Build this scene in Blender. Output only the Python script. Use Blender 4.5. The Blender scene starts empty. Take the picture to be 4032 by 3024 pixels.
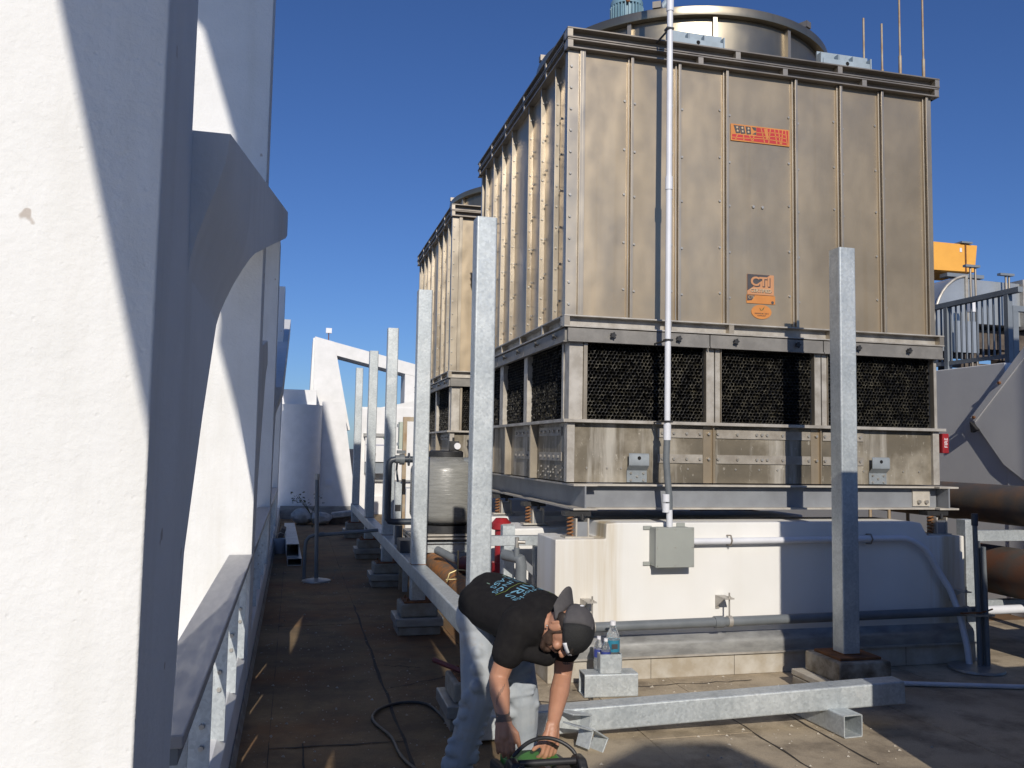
import bpy, bmesh, math, random
from mathutils import Vector, Matrix
from mathutils.bvhtree import BVHTree
random.seed(7)
sc = bpy.context.scene
C = sc.collection

# ---------------------------------------------------------------- camera
cam = bpy.data.cameras.new('camera'); cam_o = bpy.data.objects.new('camera', cam); C.objects.link(cam_o)
yaw, pit, rol = math.radians(14.065), math.radians(4.335), math.radians(0.996)
FW = Vector((math.sin(yaw)*math.cos(pit), math.cos(yaw)*math.cos(pit), math.sin(pit)))
RT = Vector((math.cos(yaw), -math.sin(yaw), 0)); UP = RT.cross(FW)
R2 = RT*math.cos(rol)+UP*math.sin(rol); U2 = UP*math.cos(rol)-RT*math.sin(rol)
m = Matrix((R2, U2, -FW)).transposed().to_4x4(); m.translation = (0, 0, 1.6)
cam_o.matrix_world = m
cam.sensor_width = 36; cam.sensor_fit = 'HORIZONTAL'; cam.lens = 36*3396.8/4032
cam.clip_start = 0.05; cam.clip_end = 5000
sc.camera = cam_o
sc.render.resolution_x, sc.render.resolution_y = 1024, 768

# ---------------------------------------------------------------- light
SUN = Vector((0.16, 1.0, -0.52)).normalized()
wd = bpy.data.worlds.new('World'); sc.world = wd; wd.use_nodes = True
nt = wd.node_tree; bg = nt.nodes['Background']
sky = nt.nodes.new('ShaderNodeTexSky'); sky.sky_type = 'NISHITA'; sky.sun_disc = False
sky.sun_elevation = math.asin(-SUN.z); sky.sun_rotation = math.atan2(-SUN.x, -SUN.y)
sky.altitude = 50; sky.air_density = 1.0; sky.dust_density = 0.3; sky.ozone_density = 3.0
tint = nt.nodes.new('ShaderNodeMix'); tint.data_type = 'RGBA'; tint.blend_type = 'MULTIPLY'; tint.inputs[0].default_value = 1.0
tint.inputs[7].default_value = (0.80, 1.12, 1.76, 1)
nt.links.new(sky.outputs[0], tint.inputs[6]); nt.links.new(tint.outputs[2], bg.inputs[0]); bg.inputs[1].default_value = 0.049
sl = bpy.data.lights.new('sun', 'SUN'); sl.energy = 3.8; sl.angle = math.radians(0.42); sl.color = (1.0, 0.93, 0.83)
so = bpy.data.objects.new('sun', sl); C.objects.link(so)
so.rotation_euler = SUN.to_track_quat('-Z', 'Y').to_euler(); so.location = (-4, -20, 12)
sc.view_settings.view_transform = 'Standard'; sc.view_settings.look = 'None'
sc.view_settings.exposure = 0.0; sc.view_settings.gamma = 1.0; sc.view_settings.use_curve_mapping = False

# ---------------------------------------------------------------- materials
M = {}
def nodes(name):
    mt = bpy.data.materials.new(name); mt.use_nodes = True
    t = mt.node_tree; b = t.nodes['Principled BSDF']; M[name] = mt
    return t, b
def N(t, typ, **k):
    n = t.nodes.new(typ)
    for a, v in k.items():
        if a.startswith('i_'): n.inputs[a[2:].replace('_', ' ')].default_value = v
        else: setattr(n, a, v)
    return n
def coord(t, scale=(1, 1, 1)):
    tc = N(t, 'ShaderNodeTexCoord'); mp = N(t, 'ShaderNodeMapping'); mp.inputs['Scale'].default_value = scale
    t.links.new(tc.outputs['Object'], mp.inputs[0]); return mp.outputs[0]
def ramp(t, src, stops):
    r = N(t, 'ShaderNodeValToRGB'); el = r.color_ramp.elements
    while len(el) < len(stops): el.new(0.5)
    for e, (p, c) in zip(el, stops): e.position = p; e.color = (*c, 1) if len(c) == 3 else c
    t.links.new(src, r.inputs[0]); return r.outputs[0]
def noise(t, co, s, d=4, rough=0.6):
    n = N(t, 'ShaderNodeTexNoise'); n.inputs['Scale'].default_value = s; n.inputs['Detail'].default_value = d
    n.inputs['Roughness'].default_value = rough; t.links.new(co, n.inputs['Vector']); return n.outputs[0]
def mix(t, a, b, f, blend='MIX'):
    x = N(t, 'ShaderNodeMix', data_type='RGBA', blend_type=blend)
    for sock, v in ((x.inputs[6], a), (x.inputs[7], b), (x.inputs[0], f)):
        if hasattr(v, 'is_linked'): t.links.new(v, sock)
        elif isinstance(v, (tuple, list)): sock.default_value = (*v, 1)
        else: sock.default_value = v
    return x.outputs[2]
def bump(t, b, src, strength, dist=0.01, prev=None):
    bp = N(t, 'ShaderNodeBump'); bp.inputs['Strength'].default_value = strength; bp.inputs['Distance'].default_value = dist
    t.links.new(src, bp.inputs['Height'])
    if prev: t.links.new(prev, bp.inputs['Normal'])
    t.links.new(bp.outputs[0], b.inputs['Normal']); return bp.outputs[0]
def vary(t, col, amt=0.12):
    oi = N(t, 'ShaderNodeObjectInfo'); mr = N(t, 'ShaderNodeMapRange')
    mr.inputs[3].default_value = 1-amt; mr.inputs[4].default_value = 1+amt
    t.links.new(oi.outputs['Random'], mr.inputs[0])
    vm = N(t, 'ShaderNodeVectorMath', operation='SCALE'); t.links.new(col, vm.inputs[0]); t.links.new(mr.outputs[0], vm.inputs['Scale'])
    return vm.outputs[0]
def mk(name, c1, c2=None, s=6, rough=0.6, metal=0.0, bmp=0.0, bs=40, stretch=(1, 1, 1), lo=0.35, hi=0.65, rvar=0.0, var=0.0, spec=None, trans=0.0, coat=0.0):
    t, b = nodes(name); co = coord(t, stretch); c2 = c2 or tuple(x*0.85 for x in c1)
    f = noise(t, co, s, 6)
    col = ramp(t, f, [(lo, c1), (hi, c2)])
    if var: col = vary(t, col, var)
    t.links.new(col, b.inputs['Base Color'])
    b.inputs['Metallic'].default_value = metal; b.inputs['Roughness'].default_value = rough
    if rvar:
        g = noise(t, co, s*2.3, 4); r = ramp(t, g, [(0.3, (max(0.03, rough-rvar),)*3), (0.7, (min(1, rough+rvar),)*3)])
        t.links.new(r, b.inputs['Roughness'])
    if bmp: bump(t, b, noise(t, coord(t), bs, 5), bmp, 0.004)
    if spec is not None: b.inputs['Specular IOR Level'].default_value = spec
    if trans: b.inputs['Transmission Weight'].default_value = trans
    if coat: b.inputs['Coat Weight'].default_value = coat
    return M[name]

# stucco: white paint over rough render
t, b = nodes('stucco'); co = coord(t)
base = ramp(t, noise(t, co, 3, 8), [(0.3, (0.78, 0.775, 0.75)), (0.75, (0.70, 0.695, 0.665))])
chip = ramp(t, noise(t, co, 9, 3, 0.5), [(0.738, (0, 0, 0)), (0.755, (1, 1, 1))])
gr = ramp(t, noise(t, coord(t, (5, 5, 0.4)), 1.0, 6, 0.65), [(0.52, (1, 1, 1)), (0.84, (0.88, 0.865, 0.83))])
t.links.new(mix(t, mix(t, base, gr, 1.0, 'MULTIPLY'), (0.48, 0.43, 0.38), chip), b.inputs['Base Color'])
b.inputs['Roughness'].default_value = 0.85
n1 = noise(t, co, 38, 6, 0.62); n2 = noise(t, co, 7, 3)
vo = N(t, 'ShaderNodeTexVoronoi'); vo.inputs['Scale'].default_value = 26; t.links.new(co, vo.inputs['Vector'])
pit_ = ramp(t, vo.outputs['Distance'], [(0.03, (0, 0, 0)), (0.12, (1, 1, 1))])
k = bump(t, b, n1, 0.55, 0.007); k = bump(t, b, n2, 0.15, 0.02, k); bump(t, b, pit_, 0.25, 0.005, k)
mk('white_paint', (0.80, 0.79, 0.77), (0.72, 0.715, 0.69), 4, 0.75, bmp=0.12, bs=25)
mk('grey_paint_wall', (0.78, 0.78, 0.78), (0.71, 0.71, 0.72), 2, 0.8, bmp=0.1, bs=20)
# plinth: white paint with brown run-off streaks
t, b = nodes('plinth_paint'); co = coord(t, (1, 1, 1))
st = noise(t, coord(t, (7, 7, 0.35)), 1.0, 6, 0.6); pt = noise(t, co, 1.3, 3)
tc_ = N(t, 'ShaderNodeTexCoord'); sx_ = N(t, 'ShaderNodeSeparateXYZ'); t.links.new(tc_.outputs['Object'], sx_.inputs[0])
mr_ = N(t, 'ShaderNodeMapRange'); mr_.inputs[1].default_value = -1.7; mr_.inputs[2].default_value = 1.7; t.links.new(sx_.outputs[0], mr_.inputs[0])
big = ramp(t, mr_.outputs[0], [(0.0, (0.3,)*3), (0.06, (0.45,)*3), (0.115, (1, 1, 1)), (0.165, (0.03,)*3), (0.88, (0.04,)*3), (0.92, (1, 1, 1))])
sk = ramp(t, st, [(0.40, (0, 0, 0)), (0.66, (1, 1, 1))])
bas = ramp(t, pt, [(0.3, (0.80, 0.79, 0.76)), (0.7, (0.72, 0.71, 0.67))])
mm = N(t, 'ShaderNodeMath', operation='MULTIPLY'); t.links.new(sk, mm.inputs[0]); t.links.new(big, mm.inputs[1])
c_ = mix(t, bas, (0.50, 0.40, 0.24), mm.outputs[0])
sc2 = ramp(t, noise(t, co, 5, 5, 0.7), [(0.72, (0, 0, 0)), (0.76, (1, 1, 1))])
t.links.new(mix(t, c_, (0.42, 0.38, 0.32), sc2), b.inputs['Base Color']); b.inputs['Roughness'].default_value = 0.7
bump(t, b, noise(t, co, 30, 5), 0.15, 0.004)
# roof membrane, a pale copy for the sunlit front and a dark one for shade
def membrane(name, a, b2, c3, rust):
    t, b = nodes(name); co = coord(t)
    a1 = ramp(t, noise(t, co, 1.1, 8, 0.65), [(0.28, a), (0.5, b2), (0.72, c3)])
    rs = ramp(t, noise(t, co, 0.75, 5, 0.55), [(0.58-rust, (0, 0, 0)), (0.72-rust, (0.75, 0.75, 0.75))])
    a2 = mix(t, a1, (0.20, 0.095, 0.035), rs)
    dk = ramp(t, noise(t, co, 2.6, 6, 0.7), [(0.46, (0, 0, 0)), (0.70, (0.7, 0.7, 0.7))]); a2 = mix(t, a2, (0.07, 0.052, 0.035), dk)
    sp = ramp(t, noise(t, co, 34, 3, 0.6), [(0.66, (0, 0, 0)), (0.72, (0.5, 0.5, 0.5))])
    a3 = mix(t, a2, (0.38, 0.34, 0.28), sp)
    fn = ramp(t, noise(t, co, 150, 3, 0.7), [(0.3, (0.75, 0.75, 0.75)), (0.7, (1.15, 1.15, 1.15))])
    t.links.new(vary(t, mix(t, a3, fn, 1.0, 'MULTIPLY'), 0.04), b.inputs['Base Color'])
    b.inputs['Roughness'].default_value = 0.88
    k = bump(t, b, noise(t, co, 120, 4), 0.3, 0.003); bump(t, b, noise(t, co, 5, 4), 0.35, 0.02, k)
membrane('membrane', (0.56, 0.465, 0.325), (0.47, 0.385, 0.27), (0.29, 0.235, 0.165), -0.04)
membrane('membrane_shaded_rusty', (0.30, 0.215, 0.115), (0.21, 0.145, 0.075), (0.11, 0.075, 0.04), 0.12)  # rust-stained aisle copy, colour darkened to deepen the shade there
mk('bitumen', (0.035, 0.03, 0.026), (0.06, 0.05, 0.04), 20, 0.9, bmp=0.4, bs=60)
# galvanised steel with spangle
t, b = nodes('galvanised'); co = coord(t)
oi_ = N(t, 'ShaderNodeObjectInfo'); ml_ = N(t, 'ShaderNodeMath', operation='MULTIPLY'); ml_.inputs[1].default_value = 37.0; t.links.new(oi_.outputs['Random'], ml_.inputs[0])
va_ = N(t, 'ShaderNodeVectorMath', operation='ADD'); t.links.new(co, va_.inputs[0]); t.links.new(ml_.outputs[0], va_.inputs[1]); co = va_.outputs[0]
vo = N(t, 'ShaderNodeTexVoronoi'); vo.inputs['Scale'].default_value = 75; t.links.new(co, vo.inputs['Vector'])
bw = N(t, 'ShaderNodeSeparateColor'); t.links.new(vo.outputs['Color'], bw.inputs[0])
sg = ramp(t, bw.outputs[0], [(0.0, (0.47, 0.50, 0.51)), (1.0, (0.58, 0.615, 0.625))])
cl = ramp(t, noise(t, co, 4, 6, 0.65), [(0.32, (0.80, 0.82, 0.83)), (0.68, (1.08, 1.08, 1.07))])
dr = ramp(t, noise(t, coord(t, (14, 14, 1.2)), 1.0, 5), [(0.55, (1, 1, 1)), (0.75, (0.80, 0.81, 0.82))])
wr_ = ramp(t, noise(t, co, 6.5, 6, 0.7), [(0.60, (0, 0, 0)), (0.74, (0.55, 0.55, 0.55))]); sf_ = ramp(t, noise(t, co, 2.2, 7, 0.75), [(0.58, (0, 0, 0)), (0.70, (0.45, 0.45, 0.45))])
gc_ = mix(t, mix(t, sg, cl, 1.0, 'MULTIPLY'), dr, 1.0, 'MULTIPLY'); gc_ = mix(t, gc_, (0.70, 0.71, 0.70), wr_); gc_ = mix(t, gc_, (0.33, 0.36, 0.38), sf_)
t.links.new(gc_, b.inputs['Base Color'])
b.inputs['Metallic'].default_value = 0.35
rr = ramp(t, bw.outputs[1], [(0, (0.36,)*3), (1, (0.56,)*3)]); t.links.new(rr, b.inputs['Roughness'])
# stained bronze-looking stainless casing
def casing(name, c1, c2, rough, metal, streak):
    t, b = nodes(name); co = coord(t)
    cl = ramp(t, noise(t, coord(t, (1, 1, 0.6)), 1.4, 5, 0.55), [(0.3, c1), (0.72, c2)])
    sk = ramp(t, noise(t, coord(t, (9, 9, 0.25)), 1.0, 6, 0.6), [(0.58, (1, 1, 1)), (0.88, streak)])
    wt = ramp(t, noise(t, coord(t, (16, 16, 0.7)), 1.0, 5, 0.7), [(0.69, (0, 0, 0)), (0.80, (0.35, 0.35, 0.35))])
    c = mix(t, mix(t, cl, sk, 1.0, 'MULTIPLY'), (0.62, 0.58, 0.5), wt)
    t.links.new(vary(t, c, 0.05), b.inputs['Base Color']); b.inputs['Metallic'].default_value = metal
    r = ramp(t, noise(t, co, 2.2, 6), [(0.3, (rough-0.07,)*3), (0.7, (rough+0.1,)*3)]); t.links.new(r, b.inputs['Roughness'])
    k = bump(t, b, noise(t, coord(t, (1.5, 1.5, 0.9)), 1.6, 2), 0.22, 0.05); bump(t, b, noise(t, co, 60, 3), 0.05, 0.002, k)
casing('casing', (0.435, 0.355, 0.25), (0.375, 0.308, 0.22), 0.39, 0.60, (0.92, 0.87, 0.79))
casing('casing_bright', (0.49, 0.43, 0.34), (0.39, 0.34, 0.27), 0.36, 0.7, (0.75, 0.66, 0.52))
casing('stack_steel', (0.34, 0.30, 0.225), (0.24, 0.21, 0.16), 0.33, 0.85, (0.7, 0.62, 0.5))
casing('channel_steel', (0.34, 0.30, 0.25), (0.22, 0.195, 0.165), 0.40, 0.6, (0.7, 0.6, 0.5))
# basin: lime and dirt stained stainless
t, b = nodes('basin_steel'); co = coord(t)
cl = ramp(t, noise(t, co, 1.6, 6, 0.6), [(0.38, (0.36, 0.32, 0.25)), (0.52, (0.17, 0.145, 0.105)), (0.70, (0.11, 0.095, 0.07))])
w1 = ramp(t, noise(t, coord(t, (5, 5, 0.5)), 1.0, 6, 0.65), [(0.50, (0, 0, 0)), (0.66, (0.75, 0.75, 0.75))])
w2 = ramp(t, noise(t, coord(t, (22, 22, 14)), 1.0, 4, 0.7), [(0.60, (0, 0, 0)), (0.70, (0.7, 0.7, 0.7))])
c = mix(t, cl, (0.52, 0.49, 0.43), w1); c = mix(t, c, (0.56, 0.52, 0.44), w2)
t.links.new(c, b.inputs['Base Color']); b.inputs['Metallic'].default_value = 0.25; b.inputs['Roughness'].default_value = 0.55
bump(t, b, noise(t, co, 40, 4), 0.1, 0.003)
mk('strap_dirty', (0.40, 0.37, 0.32), (0.27, 0.24, 0.20), 9, 0.55, 0.2, bmp=0.1)
mk('header_grey', (0.20, 0.19, 0.175), (0.29, 0.275, 0.25), 9, 0.55, 0.25, bmp=0.08, lo=0.4, hi=0.75)
mk('lime_steel', (0.53, 0.50, 0.45), (0.35, 0.32, 0.275), 8, 0.5, 0.35, bmp=0.1)
# cellular fill: black plastic with scale on its edges
t, b = nodes('fill_plastic'); co = coord(t)
d1 = ramp(t, noise(t, co, 26, 4, 0.75), [(0.52, (0.006, 0.006, 0.007)), (0.68, (0.10, 0.09, 0.06))])
t.links.new(d1, b.inputs['Base Color']); b.inputs['Roughness'].default_value = 0.38
mk('fill_edge', (0.008, 0.008, 0.009), (0.19, 0.17, 0.12), 16, 0.45, lo=0.46, hi=0.72)
mk('void_black', (0.004, 0.004, 0.005), (0.006, 0.006, 0.006), 5, 0.9)
mk('black_plastic', (0.02, 0.02, 0.022), (0.035, 0.035, 0.035), 12, 0.45)
mk('beam_grey', (0.30, 0.315, 0.335), (0.24, 0.25, 0.265), 5, 0.5, 0.3, bmp=0.1, bs=30)
mk('beam_flange', (0.56, 0.52, 0.45), (0.40, 0.37, 0.32), 8, 0.6, 0.15)
mk('pvc_white', (0.74, 0.75, 0.78), (0.66, 0.67, 0.70), 5, 0.45)
mk('pvc_grey', (0.13, 0.145, 0.155), (0.17, 0.185, 0.195), 7, 0.45)
mk('pvc_dark', (0.035, 0.045, 0.06), (0.05, 0.06, 0.075), 7, 0.4)
mk('box_grey', (0.33, 0.345, 0.315), (0.30, 0.315, 0.29), 4, 0.5)
mk('concrete', (0.34, 0.31, 0.26), (0.22, 0.19, 0.15), 8, 0.9, bmp=0.5, bs=35, var=0.1)
mk('concrete_pale', (0.50, 0.47, 0.41), (0.36, 0.31, 0.235), 6, 0.88, bmp=0.3, bs=30)
mk('flashing', (0.40, 0.40, 0.385), (0.26, 0.26, 0.25), 6, 0.45, 0.5, stretch=(1, 1, 3))
mk('rust', (0.24, 0.095, 0.032), (0.12, 0.05, 0.02), 12, 0.85, bmp=0.4, bs=60)
mk('rust_pipe', (0.42, 0.17, 0.045), (0.20, 0.13, 0.08), 11, 0.75, bmp=0.3, bs=50, lo=0.42, hi=0.58)
mk('footing_stained', (0.40, 0.36, 0.29), (0.15, 0.115, 0.075), 9, 0.9, bmp=0.5, bs=35, lo=0.38, hi=0.66)
mk('lug_grey', (0.30, 0.33, 0.345), (0.24, 0.265, 0.28), 12, 0.5, 0.3)
mk('spring_rust', (0.24, 0.10, 0.04), (0.34, 0.17, 0.07), 30, 0.6)
mk('rust_dark', (0.13, 0.055, 0.028), (0.075, 0.062, 0.05), 4, 0.75, bmp=0.3, bs=50, lo=0.42, hi=0.6)
mk('black_pipe', (0.10, 0.09, 0.08), (0.22, 0.12, 0.06), 3, 0.55, 0.1, bmp=0.3, bs=40, lo=0.45, hi=0.72)
mk('red_paint', (0.36, 0.02, 0.025), (0.25, 0.015, 0.02), 6, 0.4)
mk('red_dull', (0.14, 0.025, 0.03), (0.10, 0.02, 0.022), 6, 0.5)
mk('zinc_yellow', (0.45, 0.38, 0.2), (0.38, 0.3, 0.15), 10, 0.45, 0.6)
mk('bolt_steel', (0.5, 0.48, 0.44), (0.38, 0.35, 0.3), 20, 0.4, 0.6)
mk('motor_blue', (0.20, 0.33, 0.40), (0.15, 0.26, 0.32), 7, 0.55, bmp=0.1)
mk('bracket_blue', (0.36, 0.43, 0.48), (0.30, 0.36, 0.40), 8, 0.55, 0.2)
mk('duct_silver', (0.46, 0.49, 0.51), (0.38, 0.405, 0.425), 1.5, 0.42, 0.5, bmp=0.2, bs=3)
mk('insulation_yellow', (0.85, 0.42, 0.07), (0.75, 0.36, 0.06), 2, 0.6)
mk('rail_grey', (0.25, 0.28, 0.31), (0.21, 0.235, 0.26), 4, 0.45, 0.2)
mk('dark_timber', (0.06, 0.045, 0.035), (0.14, 0.11, 0.085), 6, 0.8)
mk('tank_grey', (0.29, 0.29, 0.27), (0.22, 0.22, 0.205), 16, 0.28, stretch=(0.4, 0.4, 3.0), rvar=0.06)
t = M['tank_grey'].node_tree; bump(t, t.nodes['Principled BSDF'], noise(t, coord(t, (2, 2, 110)), 1.0, 3), 0.8, 0.0035)
mk('rubble_white', (0.55, 0.54, 0.5), (0.35, 0.33, 0.3), 9, 0.9, bmp=0.4)
mk('leaf', (0.07, 0.09, 0.035), (0.12, 0.10, 0.04), 9, 0.7)
mk('bucket_plastic', (0.35, 0.38, 0.42), (0.3, 0.32, 0.36), 5, 0.4)
# stickers
mk('sticker_orange', (0.62, 0.25, 0.06), (0.52, 0.20, 0.05), 6, 0.5)
mk('sticker_red', (0.50, 0.035, 0.035), (0.42, 0.03, 0.03), 6, 0.5)
mk('sticker_dark', (0.055, 0.05, 0.055), (0.075, 0.07, 0.07), 6, 0.5)
mk('sticker_tan', (0.55, 0.27, 0.13), (0.5, 0.24, 0.11), 6, 0.5)
mk('sticker_green', (0.06, 0.13, 0.03), (0.05, 0.10, 0.03), 6, 0.5)
mk('star_tan', (0.6, 0.45, 0.28), (0.55, 0.4, 0.25), 6, 0.5)
mk('white_plain', (0.78, 0.78, 0.8), (0.72, 0.72, 0.74), 5, 0.6)
# person
t, b = nodes('skin'); co = coord(t)
s1 = ramp(t, noise(t, co, 14, 5), [(0.3, (0.50, 0.26, 0.165)), (0.7, (0.42, 0.205, 0.125))])
t.links.new(s1, b.inputs['Base Color']); b.inputs['Roughness'].default_value = 0.5
b.inputs['Subsurface Weight'].default_value = 0.08; b.inputs['Subsurface Radius'].default_value = (0.01, 0.004, 0.002)
bump(t, b, noise(t, co, 160, 3), 0.1, 0.001)
mk('beard', (0.05, 0.028, 0.018), (0.08, 0.045, 0.03), 60, 0.8, bmp=0.6, bs=300)
mk('tattoo', (0.10, 0.075, 0.06), (0.17, 0.115, 0.085), 60, 0.6)
mk('shirt_black', (0.011, 0.010, 0.011), (0.016, 0.015, 0.015), 30, 0.9, bmp=0.15, bs=600, spec=0.2)
t, b = nodes('denim'); co = coord(t)
d1 = ramp(t, noise(t, co, 5, 5), [(0.35, (0.44, 0.465, 0.48)), (0.7, (0.29, 0.33, 0.375))])
dst = ramp(t, noise(t, co, 9, 5, 0.65), [(0.55, (0, 0, 0)), (0.72, (0.6, 0.6, 0.6))])
t.links.new(mix(t, d1, (0.34, 0.28, 0.2), dst), b.inputs['Base Color']); b.inputs['Roughness'].default_value = 0.9
k = bump(t, b, noise(t, coord(t, (1, 1, 0.5)), 22, 3), 0.3, 0.012); bump(t, b, noise(t, co, 700, 2), 0.2, 0.001, k)
mk('cap_grey', (0.085, 0.08, 0.082), (0.07, 0.066, 0.07), 40, 0.85, bmp=0.2, bs=500)
mk('cap_mesh', (0.012, 0.012, 0.012), (0.022, 0.022, 0.022), 200, 0.75, bmp=0.6, bs=400)
mk('hair', (0.02, 0.014, 0.01), (0.03, 0.02, 0.015), 40, 0.6)
mk('print_blue', (0.06, 0.17, 0.21), (0.05, 0.145, 0.18), 40, 0.8)
mk('print_green', (0.20, 0.26, 0.06), (0.16, 0.22, 0.05), 40, 0.8)
mk('print_cyan', (0.16, 0.36, 0.48), (0.14, 0.32, 0.43), 40, 0.8)
mk('print_pale', (0.20, 0.30, 0.24), (0.17, 0.26, 0.2), 40, 0.8)
mk('welder_green', (0.06, 0.24, 0.04), (0.05, 0.2, 0.035), 8, 0.5)
mk('welder_lime', (0.20, 0.42, 0.06), (0.17, 0.36, 0.05), 8, 0.5)
mk('label_pale', (0.45, 0.5, 0.42), (0.4, 0.45, 0.38), 30, 0.5)
mk('label_blue', (0.03, 0.20, 0.30), (0.03, 0.17, 0.26), 8, 0.35)
mk('label_navy', (0.03, 0.05, 0.22), (0.06, 0.08, 0.3), 8, 0.35)
t, b = nodes('clear_plastic'); b.inputs['Base Color'].default_value = (0.92, 0.95, 0.97, 1); b.inputs['Roughness'].default_value = 0.08
b.inputs['Transmission Weight'].default_value = 0.9; b.inputs['IOR'].default_value = 1.15

# ---------------------------------------------------------------- geometry helpers
class MB:
    def __init__(s): s.v = []; s.f = []; s.mi = []; s.cm = 0
    def add(s, vs, fs):
        o = len(s.v); s.v += [Vector(p) for p in vs]; s.f += [tuple(i+o for i in f) for f in fs]; s.mi += [s.cm]*len(fs); return s
    def box(s, x0, x1, y0, y1, z0, z1):
        return s.add([(x0, y0, z0), (x1, y0, z0), (x1, y1, z0), (x0, y1, z0), (x0, y0, z1), (x1, y0, z1), (x1, y1, z1), (x0, y1, z1)],
                     [(0, 3, 2, 1), (4, 5, 6, 7), (0, 1, 5, 4), (1, 2, 6, 5), (2, 3, 7, 6), (3, 0, 4, 7)])
    def obox(s, c, size, mat3):
        o = len(s.v); s.box(-size[0]/2, size[0]/2, -size[1]/2, size[1]/2, -size[2]/2, size[2]/2)
        for i in range(o, len(s.v)): s.v[i] = mat3 @ s.v[i] + Vector(c)
        return s
    def prism(s, poly, axis, a0, a1):
        def pt(p, a): return {'x': (a, p[0], p[1]), 'y': (p[0], a, p[1]), 'z': (p[0], p[1], a)}[axis]
        n = len(poly)
        return s.add([pt(p, a0) for p in poly]+[pt(p, a1) for p in poly],
                     [tuple(range(n)), tuple(range(2*n-1, n-1, -1))]+[(i, (i+1) % n, n+(i+1) % n, n+i) for i in range(n)])
    def cyl(s, p0, p1, r0, r1=None, n=14, cap=True):
        r1 = r0 if r1 is None else r1
        p0, p1 = Vector(p0), Vector(p1); d = (p1-p0).normalized(); a = d.orthogonal().normalized(); b = d.cross(a)
        vs = []
        for p, r in ((p0, r0), (p1, r1)):
            for i in range(n):
                t_ = 2*math.pi*i/n; vs.append(p+(a*math.cos(t_)+b*math.sin(t_))*r)
        fs = [(i, (i+1) % n, n+(i+1) % n, n+i) for i in range(n)]
        if cap: fs += [tuple(range(n-1, -1, -1)), tuple(range(n, 2*n))]
        return s.add(vs, fs)
    def tube(s, pts, r, n=10, cap=True):
        pts = [Vector(p) for p in pts]; rs = r if isinstance(r, (list, tuple)) else [r]*len(pts)
        vs = []; a = None
        for i, p in enumerate(pts):
            d = ((pts[min(i+1, len(pts)-1)]-p).normalized()+(p-pts[max(i-1, 0)]).normalized()).normalized()
            a = d.orthogonal().normalized() if a is None else (a-d*a.dot(d)).normalized()
            b = d.cross(a)
            for k_ in range(n):
                t_ = 2*math.pi*k_/n; vs.append(p+(a*math.cos(t_)+b*math.sin(t_))*rs[i])
        fs = []
        for i in range(len(pts)-1):
            for k_ in range(n): fs.append((i*n+k_, i*n+(k_+1) % n, (i+1)*n+(k_+1) % n, (i+1)*n+k_))
        if cap: fs += [tuple(range(n-1, -1, -1)), tuple(range((len(pts)-1)*n, len(pts)*n))]
        return s.add(vs, fs)
    def lathe(s, prof, c, n=32, mat3=None):
        vs = []
        for r, z in prof:
            for k_ in range(n):
                t_ = 2*math.pi*k_/n; p = Vector((r*math.cos(t_), r*math.sin(t_), z))
                vs.append((mat3 @ p if mat3 else p)+Vector(c))
        fs = [(i*n+k_, i*n+(k_+1) % n, (i+1)*n+(k_+1) % n, (i+1)*n+k_) for i in range(len(prof)-1) for k_ in range(n)]
        if prof[0][0] > 1e-5: fs.append(tuple(range(n-1, -1, -1)))
        if prof[-1][0] > 1e-5: fs.append(tuple(range((len(prof)-1)*n, len(prof)*n)))
        return s.add(vs, fs)
    def hss(s, p0, p1, w, h=None, th=0.008, rad=0.010, up=(0, 0, 1), capped=False):
        h = h or w; p0, p1 = Vector(p0), Vector(p1); d = (p1-p0).normalized()
        u = Vector(up); u = (u-d*u.dot(d))
        if u.length < 1e-3: u = Vector((0, 1, 0)); u = u-d*u.dot(d)
        u.normalize(); x = d.cross(u)
        def prof(w_, h_, r):
            o = []
            for cx, cy, a0 in ((1, 1, 0), (-1, 1, 90), (-1, -1, 180), (1, -1, 270)):
                for k_ in range(4):
                    t_ = math.radians(a0+30*k_); o.append((cx*(w_/2-r)+r*math.cos(t_), cy*(h_/2-r)+r*math.sin(t_)))
            return o
        O = prof(w, h, rad); I = prof(w-2*th, h-2*th, max(0.002, rad-th)); n = 16
        vs = [p+x*a+u*b_ for p in (p0, p1) for a, b_ in O]+[p+x*a+u*b_ for p in (p0, p1) for a, b_ in I]
        fs = []
        for i in range(n):
            j = (i+1) % n
            fs.append((i, j, n+j, n+i))
            if not capped: fs += [(2*n+j, 2*n+i, 3*n+i, 3*n+j), (j, i, 2*n+i, 2*n+j), (n+i, n+j, 3*n+j, 3*n+i)]
        if capped: fs += [tuple(range(n-1, -1, -1)), tuple(range(n, 2*n))]; vs = vs[:2*n]
        return s.add(vs, fs)
    def ell(s, c, r, mat3=None, nu=16, nv=10):
        prof = [(max(1e-6, math.sin(math.pi*i/nv)), -math.cos(math.pi*i/nv)) for i in range(nv+1)]
        o = len(s.v); s.lathe(prof, (0, 0, 0), nu)
        for i in range(o, len(s.v)):
            p = Vector((s.v[i].x*r[0], s.v[i].y*r[1], s.v[i].z*r[2])); s.v[i] = (mat3 @ p if mat3 else p)+Vector(c)
        return s
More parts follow.
